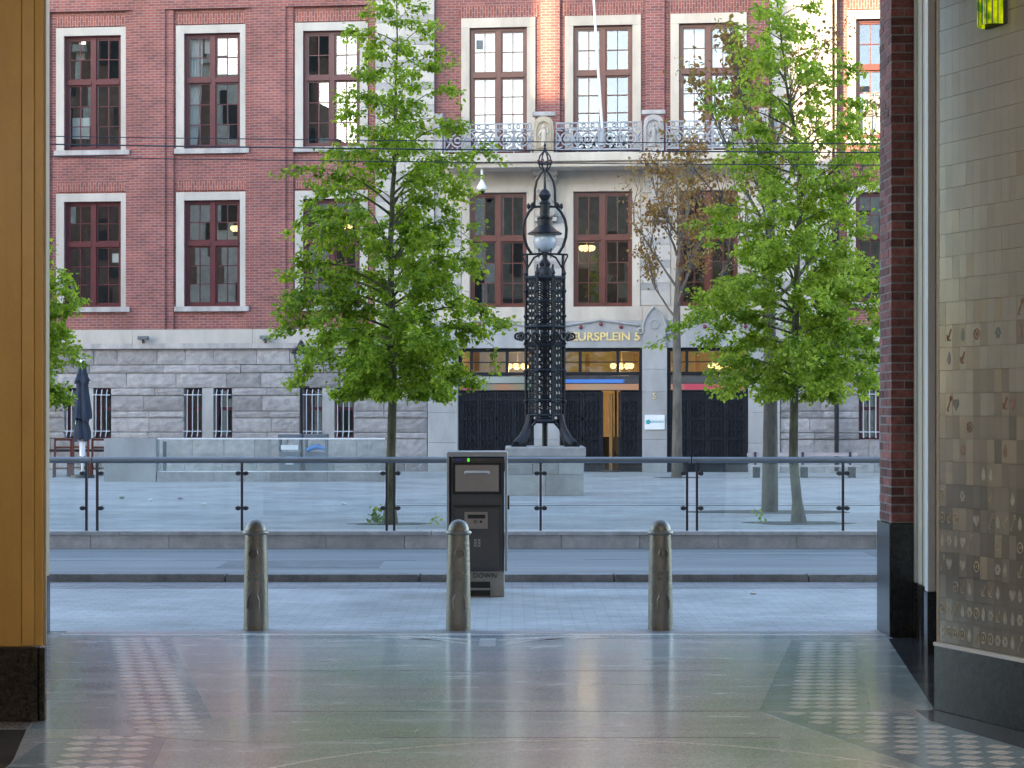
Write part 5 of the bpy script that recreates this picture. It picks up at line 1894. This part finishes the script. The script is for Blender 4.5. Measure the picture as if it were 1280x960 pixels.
# ceiling and mass of the house above the passage (out of frame, closes the passage off)
def house(name, lab, x0, x1, H, mat, wins=True, body=None, front=14.9, depth=12, base=0.0):
    t = tag(empty(name, ((x0 + x1) / 2, front, 0)), lab, 'building', 'houses on the near side of the street')
    hw = (x1 - x0) / 2
    mb = MB().box(-hw, hw, -.4, 0, base, H)
    mb.build('front_wall', mat, t)
    bh = body or H
    MB().box(-hw, hw, -depth, -.402, max(base, 0), bh - .3).build('body', mat, t)
    MB().box(-hw - .1, hw + .1, -.5, .3, H, H + .35).build('cornice', MT['opp_stone'], t)
    if wins:
        n = max(1, int(2 * hw / 2.4))
        wmesh = MB().box(-.55, .55, 0, .05, 0, 1.9).mesh('window', MT['black'])
        for i in range(n):
            for zf in range(6 if base > 1 else 1, int(H) - 2, 3):
                inst('window', wmesh, t, (-hw + 2 * hw * (i + .5) / n, .0, zf + .5))
    return t


ceil = MB().box(-9, 9, -12, 14.5, 5.4, 5.6).build('ceiling', MT['ceiling'])
tag(ceil, 'plaster ceiling of the passage above the frame', 'ceiling', kind='structure')
house('corner_house', 'house over the passage on the near side of the street', -9, 9, 14.0, MT['opp_mid'], base=5.62, depth=20)
for s, x0, x1, lab in ((-1, -9, -3.96, 'shop front wall left of the passage mouth'), (1, 3.5, 9, 'shop front wall right of the passage mouth')):
    t = tag(box('shop_wall', MT['opp_stone'], None, x0, x1, 14.1, 14.83, 0, 5.6), lab, 'wall')
tag(box('side_wall', MT['ceiling'], None, -5.4, -5.1, -12, 14.1, 0, 5.4), 'plaster side wall of the passage left of the camera', 'wall')
tag(box('side_wall', MT['ceiling'], None, 5.1, 5.4, -12, 14.1, 0, 5.4), 'plaster side wall of the passage right of the camera', 'wall')
house('gabled_house', 'low house left of the passage on the near side', -18.39, -9.01, 14.6, MT['opp_stone'])
house('shading_house', 'tall dark unseen house added far left to shade the facade', -20.9, -18.4, 24, MT['opp_brick'], body=17)  # unseen, thin high front added to hold the sun off the facade
house('sun_gap_house', 'unseen house kept lower so the sun reaches part of the facade', -23.9, -20.91, 20.3, MT['opp_stone'], body=17)  # unseen, height set to let sun onto the upper right facade
house('shading_house', 'broad unseen brick house made tall to shade the facade', -30.6, -23.91, 27, MT['opp_brick'], body=17)  # unseen, front raised far above its body to cast shade
house('sun_slot_filler', 'very narrow unseen house added to limit the sun slot between two blocks', -31.54, -30.61, 22.3, MT['opp_stone'], wins=False, body=17)  # unseen filler, its height decides where the sunlit strip starts
house('shading_house', 'long unseen block at the far left made tall to shade the facade', -62, -31.55, 27, MT['opp_brick'], body=17)  # unseen, made tall for shade; its right edge bounds the sun slot
house('gabled_house', 'house right of the passage on the near side', 9.01, 21, 17, MT['opp_stone'])
house('gabled_house', 'house far right of the passage on the near side', 21.01, 50, 19, MT['opp_brick'])
